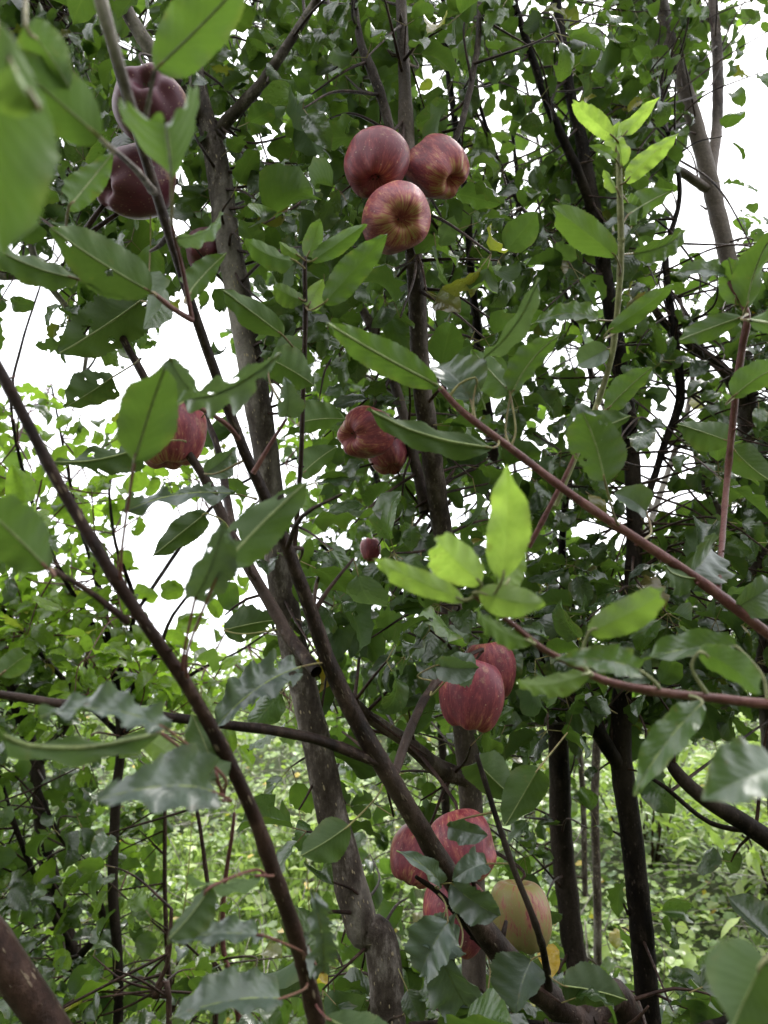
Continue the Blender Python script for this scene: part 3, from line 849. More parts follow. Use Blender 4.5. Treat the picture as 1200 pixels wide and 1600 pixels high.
APP_PX = []
for k, (px, py, w, dia, aim, red, dark, label, hgt) in enumerate(APPLES):
    zc = FPX * dia / w
    c = PC(px, py, zc)
    APP_PX.append((px, py, w / 2, w / 2 * hgt, zc))
    g = np.random.default_rng(900 + k)
    pr = catmull(np.c_[PROF, np.zeros(len(PROF))], 0.07)
    n, S = len(pr), 72
    ph = np.linspace(0, 2 * math.pi, S + 1)
    z = pr[:, 1][:, None] * np.ones(S + 1)
    r = pr[:, 0][:, None] * np.ones(S + 1)
    bot = 1 / (1 + np.exp((z + 0.35) * 5))
    o5 = g.uniform(0, 6)
    lob = np.cos(5 * (ph + o5))[None, :]
    r2 = r * (1 + 0.035 * lob * bot + 0.012 * lob * (1 - bot) + 0.05 * np.cos(ph * 2 + g.uniform(0, 6)) + 0.035 * np.cos(ph * 3 + g.uniform(0, 6)) * z)
    z2 = z * (0.95 * hgt) - 0.05 * lob * bot * np.clip(r * 1.6, 0, 1) * np.clip((1.25 - r) * 2, 0, 1) + 0.09 * np.cos(ph + g.uniform(0, 6))[None, :] * r
    x, y = r2 * np.cos(ph), r2 * np.sin(ph)
    knob = [1.0, 2.6, 1.5, 1.2, 1, 1, 1, 1.4, 1, 1, .8, .7, 1.3, 2.2, 1, .8][k]
    for _ in range(14):
        dv = unit(g.normal(size=3))
        pd = np.stack([x, y, z2], -1)
        dd = (pd / (np.linalg.norm(pd, axis=-1, keepdims=True) + 1e-6)) @ dv
        bump = 0.045 * knob * g.choice([-1, 1, -0.8]) * np.exp(-((1 - dd) / g.uniform(.015, .10)))
        x, y, z2 = x * (1 + bump), y * (1 + bump), z2 * (1 + bump)
    V = np.stack([x, y, z2], -1).reshape(-1, 3) * dia / 2
    uv = np.stack([np.broadcast_to(ph / (2 * math.pi), z.shape), (z + 1) / 2], -1).reshape(-1, 2)
    idx = np.arange(n * (S + 1)).reshape(n, S + 1)
    F = np.stack([idx[:-1, :-1], idx[1:, :-1], idx[1:, 1:], idx[:-1, 1:]], -1).reshape(-1, 4)
    zax = -cam_dir(aim)
    xax = unit(np.cross([0.3, 1, 0.1], zax))
    R = np.stack([xax, np.cross(zax, xax), zax])
    mb = MB()
    mb.add(V @ R + c, F, uv)
    ob = mb.build('apple', M_APPLE, origin=c)
    ob.color = (red, dark, 0, 1)
    tag(ob, label, 'apple', 'ripe apples hanging on the trees')
    st = MB()
    p0 = np.array([0, 0, .5 * hgt * .95]) * dia / 2
    p1 = np.array([.06, 0, 1.0]) * dia / 2
    p2 = np.array([.2, .1, 1.32]) * dia / 2
    sp_ = [[*(q @ R + c), rr] for q, rr in ((p0, .0016), (p1, .0015), (p2, .0022))]
    dA = np.linalg.norm(ANCH[:, 4:7] - sp_[-1][:3], axis=1)
    if dA.min() < .3:
        g_ = ANCH[dA.argmin(), 4:7]
        e_ = np.array(sp_[-1][:3])
        sp_ += [[*((g_ + e_) / 2 + [0, 0, .008]), .0028], [*g_, .0034]]
    tube(st, catmull(sp_, .004), sides=8, knots=.2)
    st.build('stem', M_BROWN, ob)
    cx = MB()
    for q in range(5):
        a = q * 2 * math.pi / 5 + o5
        lv, lf, lu = leaf_grid(4, 2, width=.45, fold=.3, curl=-0.9, wave=.05, seed=q + k, shape='lance')
        bp_ = np.array([math.cos(a) * .05, math.sin(a) * .05, -.66 * .95 * hgt]) * dia / 2
        dv = np.array([math.cos(a) * .75, math.sin(a) * .75, -1])
        cx.add((lv @ frame(dv, [math.cos(a), math.sin(a), .3]) * .2 * dia / 2 + bp_) @ R + c, lf, lu)
    cx.build('calyx', M_CALYX, ob)

# limbs that stay uncovered in the photograph: (tree, limb, from, to, chance to keep a leaf in front)
CLEAR = [(tA, 0, 150, 790, .12), (tA, 1, -50, 240, .12), (tA, 2, -50, 200, .2), (tA, 0, 1120, 1640, .2), (tB, 0, 380, 830, .15), (tB, 0, 0, 240, .15), (tB, 1, 480, 800, .3), (tB, 2, 0, 200, .15), (tB, 0, 1140, 1300, .4),
         (tF, 0, -50, 1640, .10), (tF, 1, 350, 1000, .25), (tF, 2, 0, 1640, .3), (tE, 0, 0, 420, .15), (tE, 1, 0, 300, .3), (tE, 3, 480, 640, .2), (tD, 0, 0, 500, .2), (tD, 2, 0, 330, .2), (tD, 0, 520, 900, .4), (tD, 4, 280, 700, .4), (tC, 0, 100, 820, .35), (tC, 1, 480, 900, .5), (tC, 2, 200, 420, .5), (tE, 4, 640, 800, .4), (tG, 1, 430, 800, .3), (tD, 0, 1150, 1600, .5),
         (tC, 0, 1150, 1560, .5), (tL, 0, 1180, 1400, .2), (tG, 0, 1170, 1600, .5), (tB, 3, 0, 250, .4), (tB, 4, 1050, 1300, .4)]
clear_pts = []
for (ti, li, y0, y1, pr_) in CLEAR:
    pts = np.array(TREES[ti]['limbs'][li][1], float)
    q = catmull(np.c_[pts[:, :2] / 1000, pts[:, 2:]], 0.012)
    for a in q:
        if y0 <= a[1] * 1000 <= y1:
            clear_pts.append((a[0] * 1000, a[1] * 1000, P(a[0] * 1000, a[1] * 1000, a[2])[1], a[3], pr_))
clear_pts = np.array(clear_pts)
CX, CY, CYD, CW, CP = clear_pts.T


def blocked(px, py, pos, rad):
    for (ax, ay, aw, ah, az) in APP_PX:
        if ((px - ax) / (aw + rad * .6)) ** 2 + ((py - ay) / (ah + rad * .6)) ** 2 < 1 and (pos - CAM) @ FW < az + .03:
            return True
    d2 = np.hypot(CX - px, CY - py)
    m = (d2 < CW / 2 + rad * .55) & (pos[1] < CYD + 0.03)
    if m.any():
        return rng.random() > CP[m].min()
    return False


def mark(x0, y0, x1, y1, area):
    for u in (.1, .3, .5, .7, .9):
        r_, q_ = cell(x0 + (x1 - x0) * u, y0 + (y1 - y0) * u)
        if 0 <= r_ < got.shape[0] and 0 <= q_ < got.shape[1]:
            got[r_, q_] += area / 5 / 625.0


for T in TREES:
    for nm, pts in T['limbs']:
        for a, b in zip(pts[:-1], pts[1:]):
            L_ = math.hypot(a[0] - b[0], a[1] - b[1])
            mark(a[0], a[1], b[0], b[1], L_ * a[3] * .9)

# ------------------------------------------------------------------ near boughs with their own leaves
BOUGHS = []


class Bough:
    def __init__(s, label, mat, stems, pet=None, name='apple_bough', cat='bough'):
        """stems: list of [(px, py, depth, width px)]"""
        s.stems = [np.array([[*PC(a, b, z), w / 2 * z / FPX] for a, b, z, w in st]) for st in stems]
        s.root = empty(name, tuple(s.stems[0][0, :3]))
        tag(s.root, label, cat, 'leafy boughs close in front')
        s.paths = []
        s.pet = pet or M_PET
        for i, st in enumerate(s.stems):
            path = catmull(st, .006)
            mb = MB()
            tube(mb, path, sides=14, knots=.2 if path[0, 3] < .014 else .04)
            for _ in range(max(1, int(len(path) / 14)) if path[0, 3] < .014 else 0):
                i0 = rng.integers(1, len(path) - 1)
                dd = unit(rng.normal(size=3))
                rr = path[i0, 3]
                c0 = path[i0, :3] + dd * rr * .4
                tube(mb, [[*c0, rr * .55], [*(c0 + dd * rr * .7), rr * .45], [*(c0 + dd * rr * 1.3 + [0, 0, rr * .4]), rr * .2]], sides=6)
            mb.build('stem' if i == 0 else 'side_twig', mat, s.root)
            s.paths.append(path)
        s.k = 0

    def leaf(s, bx, by, tx_, ty_, w, z0, z1=None, top=False, roll=0, curl=.5, fold=.38, age=.3, val=.5, twist=None, hole=0, bites=0, wave=.03, pet=None, dry=0, cup=.2, at=None):
        z1 = z0 if z1 is None else z1
        b, t = PC(bx, by, z0), PC(tx_, ty_, z1)
        L = np.linalg.norm(t - b)
        d = unit(t - b)
        view = unit((b + t) / 2 - CAM)
        x = unit(np.cross(d, view))
        n = np.cross(x, d)           # towards or away from viewer
        if (n @ view > 0) == top:
            n = -n
        c, sn = math.cos(D2R(roll)), math.sin(D2R(roll))
        n = unit(n * c + np.cross(d, n) * sn)
        wreal = w * (z0 + z1) / 2 / FPX / max(.35, abs(c))
        s.k += 1
        lr = np.random.default_rng(int(abs(bx * 7 + by * 3 + tx_)))
        twist = lr.normal(0, .55) if twist is None else twist
        curl = curl * lr.uniform(.7, 1.5)
        val = min(1, max(0, val + lr.normal(0, .1)))
        mark(bx, by, tx_, ty_, .62 * w * math.hypot(tx_ - bx, ty_ - by))
        # compensate arc shortening
        v, f, uv = leaf_grid(72, 28, width=wreal / L, fold=fold, curl=curl, twist=twist, wave=wave, serr=.085, nser=30, hole=hole, bites=bites, seed=hash((int(bx), int(by), int(tx_))) % 9999, cup=cup)
        tipv = v.reshape(73, 29, 3)[-1, 14]
        sc = L / max(.5, np.linalg.norm(tipv))
        # rotate so that tip lies on the y axis
        a = math.atan2(tipv[2], tipv[1])
        R = np.array([[1, 0, 0], [0, math.cos(-a), -math.sin(-a)], [0, math.sin(-a), math.cos(-a)]])
        v = (v @ R.T)
        fr = frame(d, n)
        mb = MB()
        mb.add(v @ fr * sc + b, f, uv, (age, val, dry), grey=.5 if (top and age < .21) else (.05 if age < .3 else 0))  # old leaves showing their top side get the painted sheen
        # midrib relief
        g = v.reshape(73, 29, 3)[:, 14] @ fr * sc + b
        dirn = -fr[2] * .0006
        rib = [[*(p + dirn), .0011 * (1 - .85 * i / 72) * (L / .09)] for i, p in enumerate(g[::6])]
        if age < .5:
            tube(mb, rib, sides=6, cap=False, mat=1)
        lf = mb.build('leaf', [M_NEAR, M_RIB], s.root)
        # petiole to the bough
        if at is None:
            best = min(((np.linalg.norm(p[:, :3] - b, axis=1).min(), p[np.linalg.norm(p[:, :3] - b, axis=1).argmin(), :3]) for p in s.paths), key=lambda e: e[0])
            tgt = best[1]
        else:
            tgt = PC(*at)
        LL = np.linalg.norm(tgt - b)
        mid = (tgt + b) / 2 - d * LL * .15 + np.array([0, 0, -.03]) * LL
        pm = MB()
        tube(pm, catmull([[*tgt, .0014], [*mid, .0010], [*b, .0010], [*(b + d * .006), .0008]], .004), sides=8)
        pm.build('petiole', pet or s.pet, lf)
        return lf


# 1: bough sweeping from the left edge to the bottom (soft, close)
b1 = Bough('slim brown bough slanting from the left edge down to the bottom, close to the lens', M_BROWN,
           [[(a_, b_, c_, d_ * .84) for a_, b_, c_, d_ in [(-60, 480, .50, 20), (0, 580, .50, 20), (45, 665, .50, 20), (100, 770, .50, 21), (190, 920, .50, 22), (285, 1060, .51, 23), (345, 1165, .52, 24), (395, 1270, .53, 25), (435, 1385, .54, 27), (470, 1490, .56, 29), (505, 1640, .58, 32)]],
            [(200, 972, .50, 12), (140, 925, .47, 10), (80, 890, .43, 9)]], pet=M_PETRED)
b1.leaf(75, 890, -40, 765, 96, .40, .36, age=.38, curl=.15, val=.45, at=(80, 890, .43))
b1.leaf(210, 722, 252, 572, 92, .46, .42, age=.32, curl=.35, val=.45, fold=.1, at=(188, 915, .50), bites=0)
b1.leaf(305, 935, 350, 815, 62, .48, .46, top=True, roll=25, age=.12, val=.35, bites=2, hole=3, at=(285, 1052, .51))
b1.leaf(345, 888, 468, 742, 74, .47, .50, age=.33, curl=.15, val=.55, at=(292, 1060, .51), hole=2)
b1.leaf(336, 1238, 146, 1222, 92, .46, .40, top=True, roll=22, age=.12, val=.5, wave=.05, bites=1, at=(350, 1250, .52))
b1.leaf(340, 1215, 315, 1110, 66, .50, .53, roll=10, age=.18, val=.6, at=(348, 1240, .52), wave=.05)
b1.leaf(262, 1140, 70, 1098, 50, .44, .42, top=True, roll=35, age=.12, val=.6, wave=.06, bites=2, at=(350, 1240, .52))
b1.leaf(250, 1145, -30, 1130, 32, .46, .36, roll=40, age=.3, val=.5, at=(350, 1240, .52))
b1.leaf(270, 1182, 218, 1143, 40, .56, .58, age=.85, val=.8, at=(352, 1175, .52))
b1.leaf(412, 1462, 262, 1472, 34, .50, .47, top=True, roll=35, age=.15, val=.55, wave=.05, at=(475, 1500, .56))
b1.leaf(408, 1368, 300, 1375, 16, .51, .46, roll=62, age=.5, val=.8, at=(428, 1366, .54))
b1.leaf(330, 1385, 262, 1468, 44, .47, .45, roll=35, age=.3, val=.5, at=(420, 1370, .54))
b1.leaf(505, 1520, 498, 1385, 58, .56, .54, top=True, roll=15, age=.12, val=.4, bites=3, hole=3, wave=.07, at=(480, 1478, .56))
b1.leaf(440, 1560, 268, 1600, 62, .52, .48, top=True, roll=35, age=.2, val=.4, at=(480, 1530, .57))
b1.leaf(510, 1590, 600, 1640, 60, .55, .5, age=.4, val=.5, at=(490, 1560, .57))

# 2: soft leaves and bough of the upper left, hanging from the swept limb's neighbour
b2 = Bough('olive-brown twig with big blurred leaves in the upper left corner, nearest the lens', M_GREY,
           [[(140, -70, .40, 20), (165, 30, .41, 19), (186, 100, .42, 17), (205, 165, .43, 15), (222, 215, .44, 13)],
            [(222, 215, .44, 8), (232, 160, .43, 7), (241, 112, .42, 6)],
            [(240, 300, .578, 13), (215, 268, .50, 10), (185, 240, .45, 8), (155, 215, .41, 7)]])
b2.leaf(-10, 30, 2, 405, 158, .235, .25, age=.5, val=.55, curl=.2, fold=.3, cup=.4, wave=.02, at=(-60, -20, .25))
b2.leaf(60, 170, 20, 95, 60, .24, .23, age=.75, val=.8, roll=40, curl=.8, at=(-20, 30, .24))
b2.leaf(155, 214, -5, 72, 96, .36, .33, age=.42, val=.6, curl=.35, fold=.35, at=(157, 216, .41))
b2.leaf(243, 108, 395, -30, 92, .42, .40, age=.42, val=.55, curl=.25, at=(241, 112, .42))
b2.leaf(268, 274, 262, 188, 124, .42, .34, age=.42, val=.65, fold=.5, curl=.1, roll=8, cup=.8, at=(268, 350, .50))
b2.leaf(40, 40, 120, 130, 70, .33, .35, age=.4, val=.6, curl=.5, at=(150, -60, .40))

# 3: leaves on the middle part of the swept limb
b3 = Bough('leafy side spray around the dark limb at mid left with broad drooping leaves', M_RED,
           [[(300, 500, .62, 10), (270, 482, .60, 9), (240, 458, .58, 7)], [(300, 500, .62, 8), (285, 420, .6, 7), (272, 370, .58, 5), (268, 345, .57, 4)],
            [(372, 685, .69, 9), (350, 660, .66, 8), (290, 625, .62, 6)], [(395, 740, .7, 9), (425, 690, .7, 6), (447, 655, .7, 5)]])
b3.leaf(236, 456, 72, 368, 86, .56, .52, age=.25, val=.5, curl=.3, bites=0, hole=2)
b3.leaf(120, 436, -35, 380, 44, .55, .52, age=.22, val=.4, roll=30, at=(240, 458, .58))
b3.leaf(108, 322, 188, 250, 46, .55, .58, age=.45, val=.7, roll=10, at=(120, 370, .6))
b3.leaf(442, 524, 346, 452, 46, .72, .68, age=.3, val=.4, curl=.3, at=(470, 560, .78))
b3.leaf(275, 372, 346, 338, 20, .58, .6, top=True, roll=55, age=.2, val=.7)
b3.leaf(292, 462, 362, 414, 40, .64, .68, age=.3, val=.5, roll=20)
b3.leaf(288, 622, 435, 548, 46, .55, .50, top=True, roll=30, age=.1, val=.5, bites=2, hole=3, wave=.06)
b3.leaf(265, 560, 310, 628, 48, .56, .58, top=True, roll=25, age=.15, val=.5, at=(288, 622, .6), bites=1)
b3.leaf(447, 652, 452, 588, 40, .7, .68, top=True, roll=20, age=.1, val=.5, bites=2, hole=2)
b3.leaf(420, 560, 490, 600, 60, .72, .74, roll=10, age=.3, val=.4, at=(455, 652, .7), bites=2)
b3.leaf(240, 690, 92, 742, 52, .74, .72, age=.1, val=.2, roll=15, bites=3, hole=4, wave=.06, at=(290, 690, .8))
b3.leaf(366, 772, 192, 792, 40, .74, .70, top=True, roll=38, age=.12, val=.4, bites=3, hole=2, wave=.07, at=(400, 780, .73))
b3.leaf(322, 802, 238, 868, 44, .8, .8, age=.18, val=.3, bites=1, wave=.06, at=(360, 830, .82))
b3.leaf(220, 470, 100, 560, 96, .85, .85, age=.12, val=.2, bites=3, hole=4, wave=.05, at=(240, 500, .8))
b3.leaf(175, 590, 105, 642, 60, .85, .85, age=.12, val=.2, bites=3, hole=4, wave=.05, at=(220, 560, .8))
b3.leaf(320, 740, 372, 700, 40, .74, .76, top=True, roll=20, age=.2, val=.4, at=(380, 720, .72))
b3.leaf(470, 1042, 322, 1132, 58, .72, .66, top=True, roll=24, age=.06, val=.2, bites=2, hole=2, wave=.07, at=(500, 1040, .8))
b3.leaf(350, 985, 440, 960, 50, .85, .85, age=.15, val=.2, bites=2, hole=3, at=(455, 980, .83))
b3.leaf(545, 1290, 474, 1345, 62, .78, .76, age=.4, val=.45, curl=.1, at=(600, 1220, .85))
b3.leaf(0, 1055, 42, 1020, 40, .6, .6, age=.4, val=.5, at=(-40, 1080, .66))

# 4: thin upright shoot with folded pale leaves, left of the trio of apples
b4 = Bough('thin upright twig with small folded grey-green leaves just left of the three clustered apples', M_BROWN,
           [[(458, 880, .82, 8), (466, 780, .81, 8), (471, 700, .80, 8), (474, 600, .79, 8), (477, 500, .78, 8), (476, 420, .77, 7), (477, 402, .77, 6)]])
b4.leaf(462, 408, 384, 374, 30, .75, .73, age=.5, val=.7, roll=35, curl=.6)
b4.leaf(470, 402, 436, 378, 18, .76, .75, age=.65, val=.7, roll=30)
b4.leaf(480, 400, 506, 346, 30, .77, .76, age=.55, val=.9, fold=.7)
b4.leaf(488, 408, 572, 350, 30, .77, .76, age=.5, val=.9, fold=.7, twist=.5)
b4.leaf(506, 474, 606, 366, 48, .74, .72, age=.5, val=.7, fold=.4)
b4.leaf(474, 470, 428, 442, 30, .77, .76, age=.6, val=.6, roll=25, curl=.8)
b4.leaf(482, 478, 504, 436, 34, .77, .78, age=.85, val=.7, fold=.5)
b4.leaf(478, 540, 430, 580, 56, .79, .80, age=.3, val=.5)
b4.leaf(468, 660, 540, 650, 50, .82, .85, age=.3, val=.6, roll=20)
b4.leaf(472, 740, 528, 700, 40, .82, .85, age=.35, val=.6, roll=20)

# 5: red twig slanting from centre to the right edge
b5 = Bough('reddish twig slanting from the centre down to the right edge with long drooping leaves', M_RED,
           [[(1260, 1030, .66, 18), (1200, 990, .66, 17), (1100, 912, .66, 16), (1010, 852, .66, 15), (900, 778, .66, 13), (800, 702, .66, 12), (725, 645, .66, 11), (688, 606, .66, 8)],
            [(712, 720 - 10, .66, 0.1), (712, 700, .66, 0.1)][:0] or [(826, 855, .70, 9), (860, 790, .70, 8), (890, 730, .70, 7), (905, 690, .70, 5)]])
b5.leaf(684, 602, 508, 514, 56, .64, .58, age=.45, val=.55, curl=.25, fold=.15)
b5.leaf(768, 700, 572, 656, 44, .64, .60, age=.28, val=.45, roll=25)
b5.leaf(742, 590, 762, 640, 2, .66, .66, age=.1)
b5.leaf(735, 625, 690, 570, 66, .68, .70, top=True, roll=28, age=.12, val=.5, at=(735, 652, .66))
b5.leaf(798, 618, 868, 520, 40, .68, .66, age=.4, val=.45, roll=30, curl=.5, at=(798, 700, .66))
b5.leaf(796, 612, 742, 542, 50, .68, .70, age=.45, val=.5, roll=10, at=(798, 700, .66), bites=1)
b5.leaf(755, 560, 846, 436, 30, .68, .62, top=True, roll=40, age=.2, val=.6, at=(742, 655, .66))
b5.leaf(945, 752, 925, 640, 84, .62, .60, age=.35, val=.45, hole=5, bites=2, at=(968, 822, .66))
b5.leaf(895, 690, 912, 630, 48, .70, .70, top=True, roll=18, age=.08, val=.6, hole=2)
b5.leaf(905, 690, 985, 655, 60, .70, .74, age=.3, val=.5, bites=1, roll=20)
b5.leaf(1010, 800, 960, 770, 40, .7, .7, top=True, roll=30, age=.2, val=.4)
b5.leaf(1075, 900, 1110, 850, 60, .68, .72, age=.15, val=.3, top=True, roll=35, wave=.06)
b5.leaf(1095, 905, 1040, 890, 44, .66, .62, age=.2, val=.3, roll=30)
b5.leaf(1150, 950, 1210, 900, 56, .66, .66, age=.2, val=.3, top=True, roll=30)

# 6: bright young shoot on the right, close
b6 = Bough('glowing yellow-green young shoot reaching in from the right edge at lower centre', M_RED,
           [[(1270, 1100, .50, 17), (1200, 1100, .50, 16), (1110, 1090, .50, 15), (1020, 1080, .49, 14), (940, 1062, .485, 13), (900, 1040, .48, 11), (850, 1015, .475, 10), (800, 975, .47, 9), (765, 950, .465, 9), (742, 930, .465, 8)]], pet=M_GREENTWIG)
b6.leaf(785, 906, 810, 728, 70, .44, .42, age=.98, val=.75, fold=.25, curl=.15, hole=0)
b6.leaf(752, 912, 686, 842, 68, .45, .42, age=1.0, val=.95, roll=10, curl=.4)
b6.leaf(724, 938, 583, 880, 40, .47, .44, age=.9, val=.75, fold=.3)
b6.leaf(748, 925, 846, 962, 54, .45, .43, age=.85, val=.6, curl=.4)
b6.leaf(790, 915, 825, 850, 44, .47, .49, age=.85, val=.7)
b6.leaf(832, 1004, 740, 962, 32, .47, .45, age=.6, val=.6, roll=30)
b6.leaf(920, 988, 1042, 938, 50, .45, .42, age=.72, val=.6, curl=.9, at=(925, 1055, .48))
b6.leaf(1000, 1048, 868, 1022, 44, .47, .44, top=True, age=.45, val=.6, roll=20, curl=.6, at=(1030, 1075, .49))
b6.leaf(920, 1052, 814, 1076, 36, .47, .44, age=.75, val=.65, roll=20, curl=.4)
b6.leaf(1150, 1010, 1000, 1030, 46, .50, .50, age=.4, val=.45, roll=20, at=(1200, 1095, .5), top=True)
b6.leaf(1094, 1018, 1188, 1082, 44, .46, .44, age=.5, val=.6, roll=20, curl=.7, at=(1105, 1085, .50))
b6.leaf(1098, 1098, 970, 1226, 52, .48, .46, age=.45, val=.6, curl=.3, top=True, roll=15)
b6.leaf(1220, 1195, 1112, 1262, 92, .36, .34, top=True, roll=25, age=.25, val=.5, at=(1260, 1110, .45))
b6.leaf(1195, 1500, 1140, 1600, 130, .34, .34, age=.25, val=.4, at=(1290, 1420, .40), curl=.4)

# 7: upright shoot against the trees on the right
b7 = Bough('upright pale downy shoot with bright lime tip leaves on the upper right', M_GREENTWIG,
           [[(868, 790, .82, 8), (905, 700, .80, 9), (930, 640, .79, 9), (955, 560, .78, 9), (965, 480, .77, 9), (970, 400, .76, 10), (969, 320, .75, 10), (967, 260, .75, 9), (968, 215, .75, 7)]])
b7.leaf(962, 236, 970, 190, 22, .75, .75, age=.9, val=1.0, fold=.8, roll=25)
b7.leaf(968, 225, 985, 178, 14, .75, .76, age=.95, val=1.0, fold=.9, roll=40)
b7.leaf(972, 260, 962, 215, 16, .745, .75, top=True, age=.8, val=1.0, fold=.8, roll=35)
b7.leaf(966, 300, 948, 262, 14, .74, .74, age=.8, val=.9, fold=.7, roll=35)
b7.leaf(960, 215, 893, 162, 30, .74, .72, age=1.0, val=.75)
b7.leaf(974, 212, 1028, 148, 22, .75, .74, age=1.0, val=.75, fold=.5)
b7.leaf(978, 284, 1050, 198, 32, .74, .72, age=.9, val=.65, twist=.6, curl=.3)
b7.leaf(962, 250, 920, 226, 14, .74, .72, top=True, age=.6, val=1.0, roll=30)
b7.leaf(962, 400, 864, 322, 52, .74, .70, age=.55, val=.5, at=(968, 430, .76))
b7.leaf(982, 335, 1052, 298, 42, .77, .80, age=.45, val=.5, roll=10, at=(970, 360, .76))
b7.leaf(978, 312, 1000, 345, 30, .77, .8, age=.55, val=.7)
b7.leaf(950, 518, 1056, 450, 30, .72, .68, age=.5, val=.5)
b7.leaf(935, 500, 826, 490, 26, .76, .74, top=True, age=.3, val=.6, roll=35)
b7.leaf(990, 396, 1070, 375, 34, .8, .82, age=.35, val=.5, top=True, roll=25)
b7.leaf(950, 545, 905, 575, 40, .78, .80, top=True, age=.12, val=.6, roll=15)
b7.leaf(948, 640, 1020, 575, 40, .76, .74, age=.35, val=.5, roll=15)

# 8: red twig at far right
b8 = Bough('slender red twig hanging at the far right with grey-green leaves', M_RED,
           [[(1122, 928, .67, 8), (1128, 850, .73, 9), (1135, 760, .77, 10), (1142, 690, .77, 11), (1150, 610, .76, 12), (1160, 540, .75, 12), (1167, 490, .74, 11), (1140, 440, .74, 8)]])
b8.leaf(1135, 430, 1050, 425, 24, .74, .72, top=True, age=.2, val=.6, roll=35)
b8.leaf(1150, 475, 1145, 402, 44, .74, .72, age=.4, val=.5)
b8.leaf(1170, 500, 1240, 520, 46, .6, .5, age=.4, val=.6, roll=20)
b8.leaf(1160, 495, 1060, 530, 36, .72, .70, age=.4, val=.5, curl=.5)
b8.leaf(1145, 620, 1220, 570, 44, .7, .66, age=.4, val=.5, roll=20)
b8.leaf(1140, 690, 1060, 660, 50, .78, .8, age=.25, val=.4, bites=1)
b8.leaf(1166, 480, 1215, 360, 40, .7, .66, age=.35, val=.5, roll=30)
b8.leaf(1145, 700, 1190, 760, 50, .78, .78, age=.2, val=.3)

# 9: thick stump limb in the bottom left corner
b9 = Bough('thick smooth brown limb crossing the bottom left corner', M_BROWN, [[(-150, 1330, .62, 74), (-40, 1440, .62, 62), (20, 1520, .62, 58), (75, 1600, .62, 54), (150, 1720, .62, 52)]], name='apple_limb', cat='limb')

# leaves that overlap the low apple clusters and the bottom edge
b10 = Bough('dark wet leaf spray draped over the low cluster of apples at the bottom', M_DARK,
            [[(800, 1520, .92, 16), (740, 1460, .88, 12), (690, 1400, .84, 9), (650, 1370, .82, 6)],
             [(860, 1560, .92, 12), (845, 1470, .80, 10), (800, 1350, .80, 9), (770, 1260, .82, 8), (745, 1180, .84, 7)]])
b10.leaf(700, 1290, 762, 1305, 34, .84, .82, top=True, age=.15, val=.4, roll=25, wave=.06)
b10.leaf(760, 1350, 705, 1372, 40, .82, .80, top=True, age=.15, val=.5, roll=20, bites=2, wave=.06)
b10.leaf(690, 1385, 620, 1330, 26, .83, .80, top=True, age=.1, val=.5, roll=25)
b10.leaf(705, 1380, 775, 1440, 56, .82, .82, age=.15, val=.35, bites=2, wave=.06, top=True, roll=10)
b10.leaf(700, 1440, 655, 1520, 70, .80, .80, top=True, age=.08, val=.5, bites=3, roll=15, wave=.07)
b10.leaf(690, 1500, 735, 1570, 70, .80, .82, top=True, age=.08, val=.5, bites=2, roll=25, wave=.07)
b10.leaf(830, 1500, 800, 1590, 80, .82, .80, top=True, age=.08, val=.3, roll=20)
b10.leaf(720, 1480, 640, 1470, 60, .82, .80, top=True, age=.08, val=.4, bites=2, roll=28, wave=.07)
b10.leaf(880, 1540, 980, 1560, 60, .84, .84, age=.15, val=.3, roll=15)
b10.leaf(760, 1560, 700, 1620, 80, .84, .84, age=.15, val=.25, roll=15, top=True)
b10.leaf(700, 1060, 735, 1020, 44, .80, .80, age=.12, val=.4, bites=2, top=True, roll=20, at=(680, 1065, .92))
b10.leaf(680, 1040, 748, 1045, 40, .79, .78, age=.2, val=.5, bites=1, top=True, roll=15, at=(680, 1065, .92))
b10.leaf(745, 1190, 800, 1260, 64, .84, .86, age=.25, val=.3)
b10.leaf(842, 1200, 790, 1290, 62, .84, .84, age=.3, val=.4, at=(860, 1180, 1.2))

# ------------------------------------------------------------------ crowns: leafy twigs grown until the cover matches
H, W = got.shape
ty = (np.arange(H) - PADC) * 25 + 12.5
tx = (np.arange(W) - PADC) * 25 + 12.5
CA = 25.0 * 25.0
SAMPLES = np.linspace(0.12, 0.9, 5)


def try_leaf(T, base, d, n, size, tint, tpl=None):
    """adds a leaf if the crown is not yet full there; returns True if placed"""
    c = base + unit(d) * size * .5
    px, py, zc = proj(c)
    if zc < .45:
        return False
    r, q = cell(px, py)
    if not (0 <= r < H and 0 <= q < W):
        return False
    spx = size * FPX / zc
    bx, by, _ = proj(base)
    ex, ey, _ = proj(base + unit(d) * size)
    if blocked(px, py, c, spx * .5) or blocked(bx * .7 + px * .3, by * .7 + py * .3, c, spx * .3) or blocked(ex, ey, c, spx * .2):
        return False
    viewd = unit(c - CAM)
    nn = unit(np.cross(np.cross(d, n), d))
    area = .46 * size * size * max(.25, abs(nn @ viewd)) * (FPX / zc) ** 2
    cells = []
    for s in SAMPLES:
        rr, qq = cell(bx + (ex - bx) * s, by + (ey - by) * s)
        if 0 <= rr < H and 0 <= qq < W:
            cells.append((rr, qq))
            tt = TAU[rr, qq]
            if got[rr, qq] > tt * (1.0 if tt < 1.6 else 1.25) + .02:
                return False
    for rr, qq in cells:
        got[rr, qq] += area / len(SAMPLES) / CA
    if tpl is None:
        tpl = TPL[rng.integers(len(TPL))] if spx > 24 else TPL_SMALL[rng.integers(len(TPL_SMALL))]
    put_leaf(T['mb'], tpl, base, d, n, size, tint, grey=rng.uniform(.15, .5) if rng.random() < .09 else 0)  # a few crown leaves get the painted sheen too
    return True


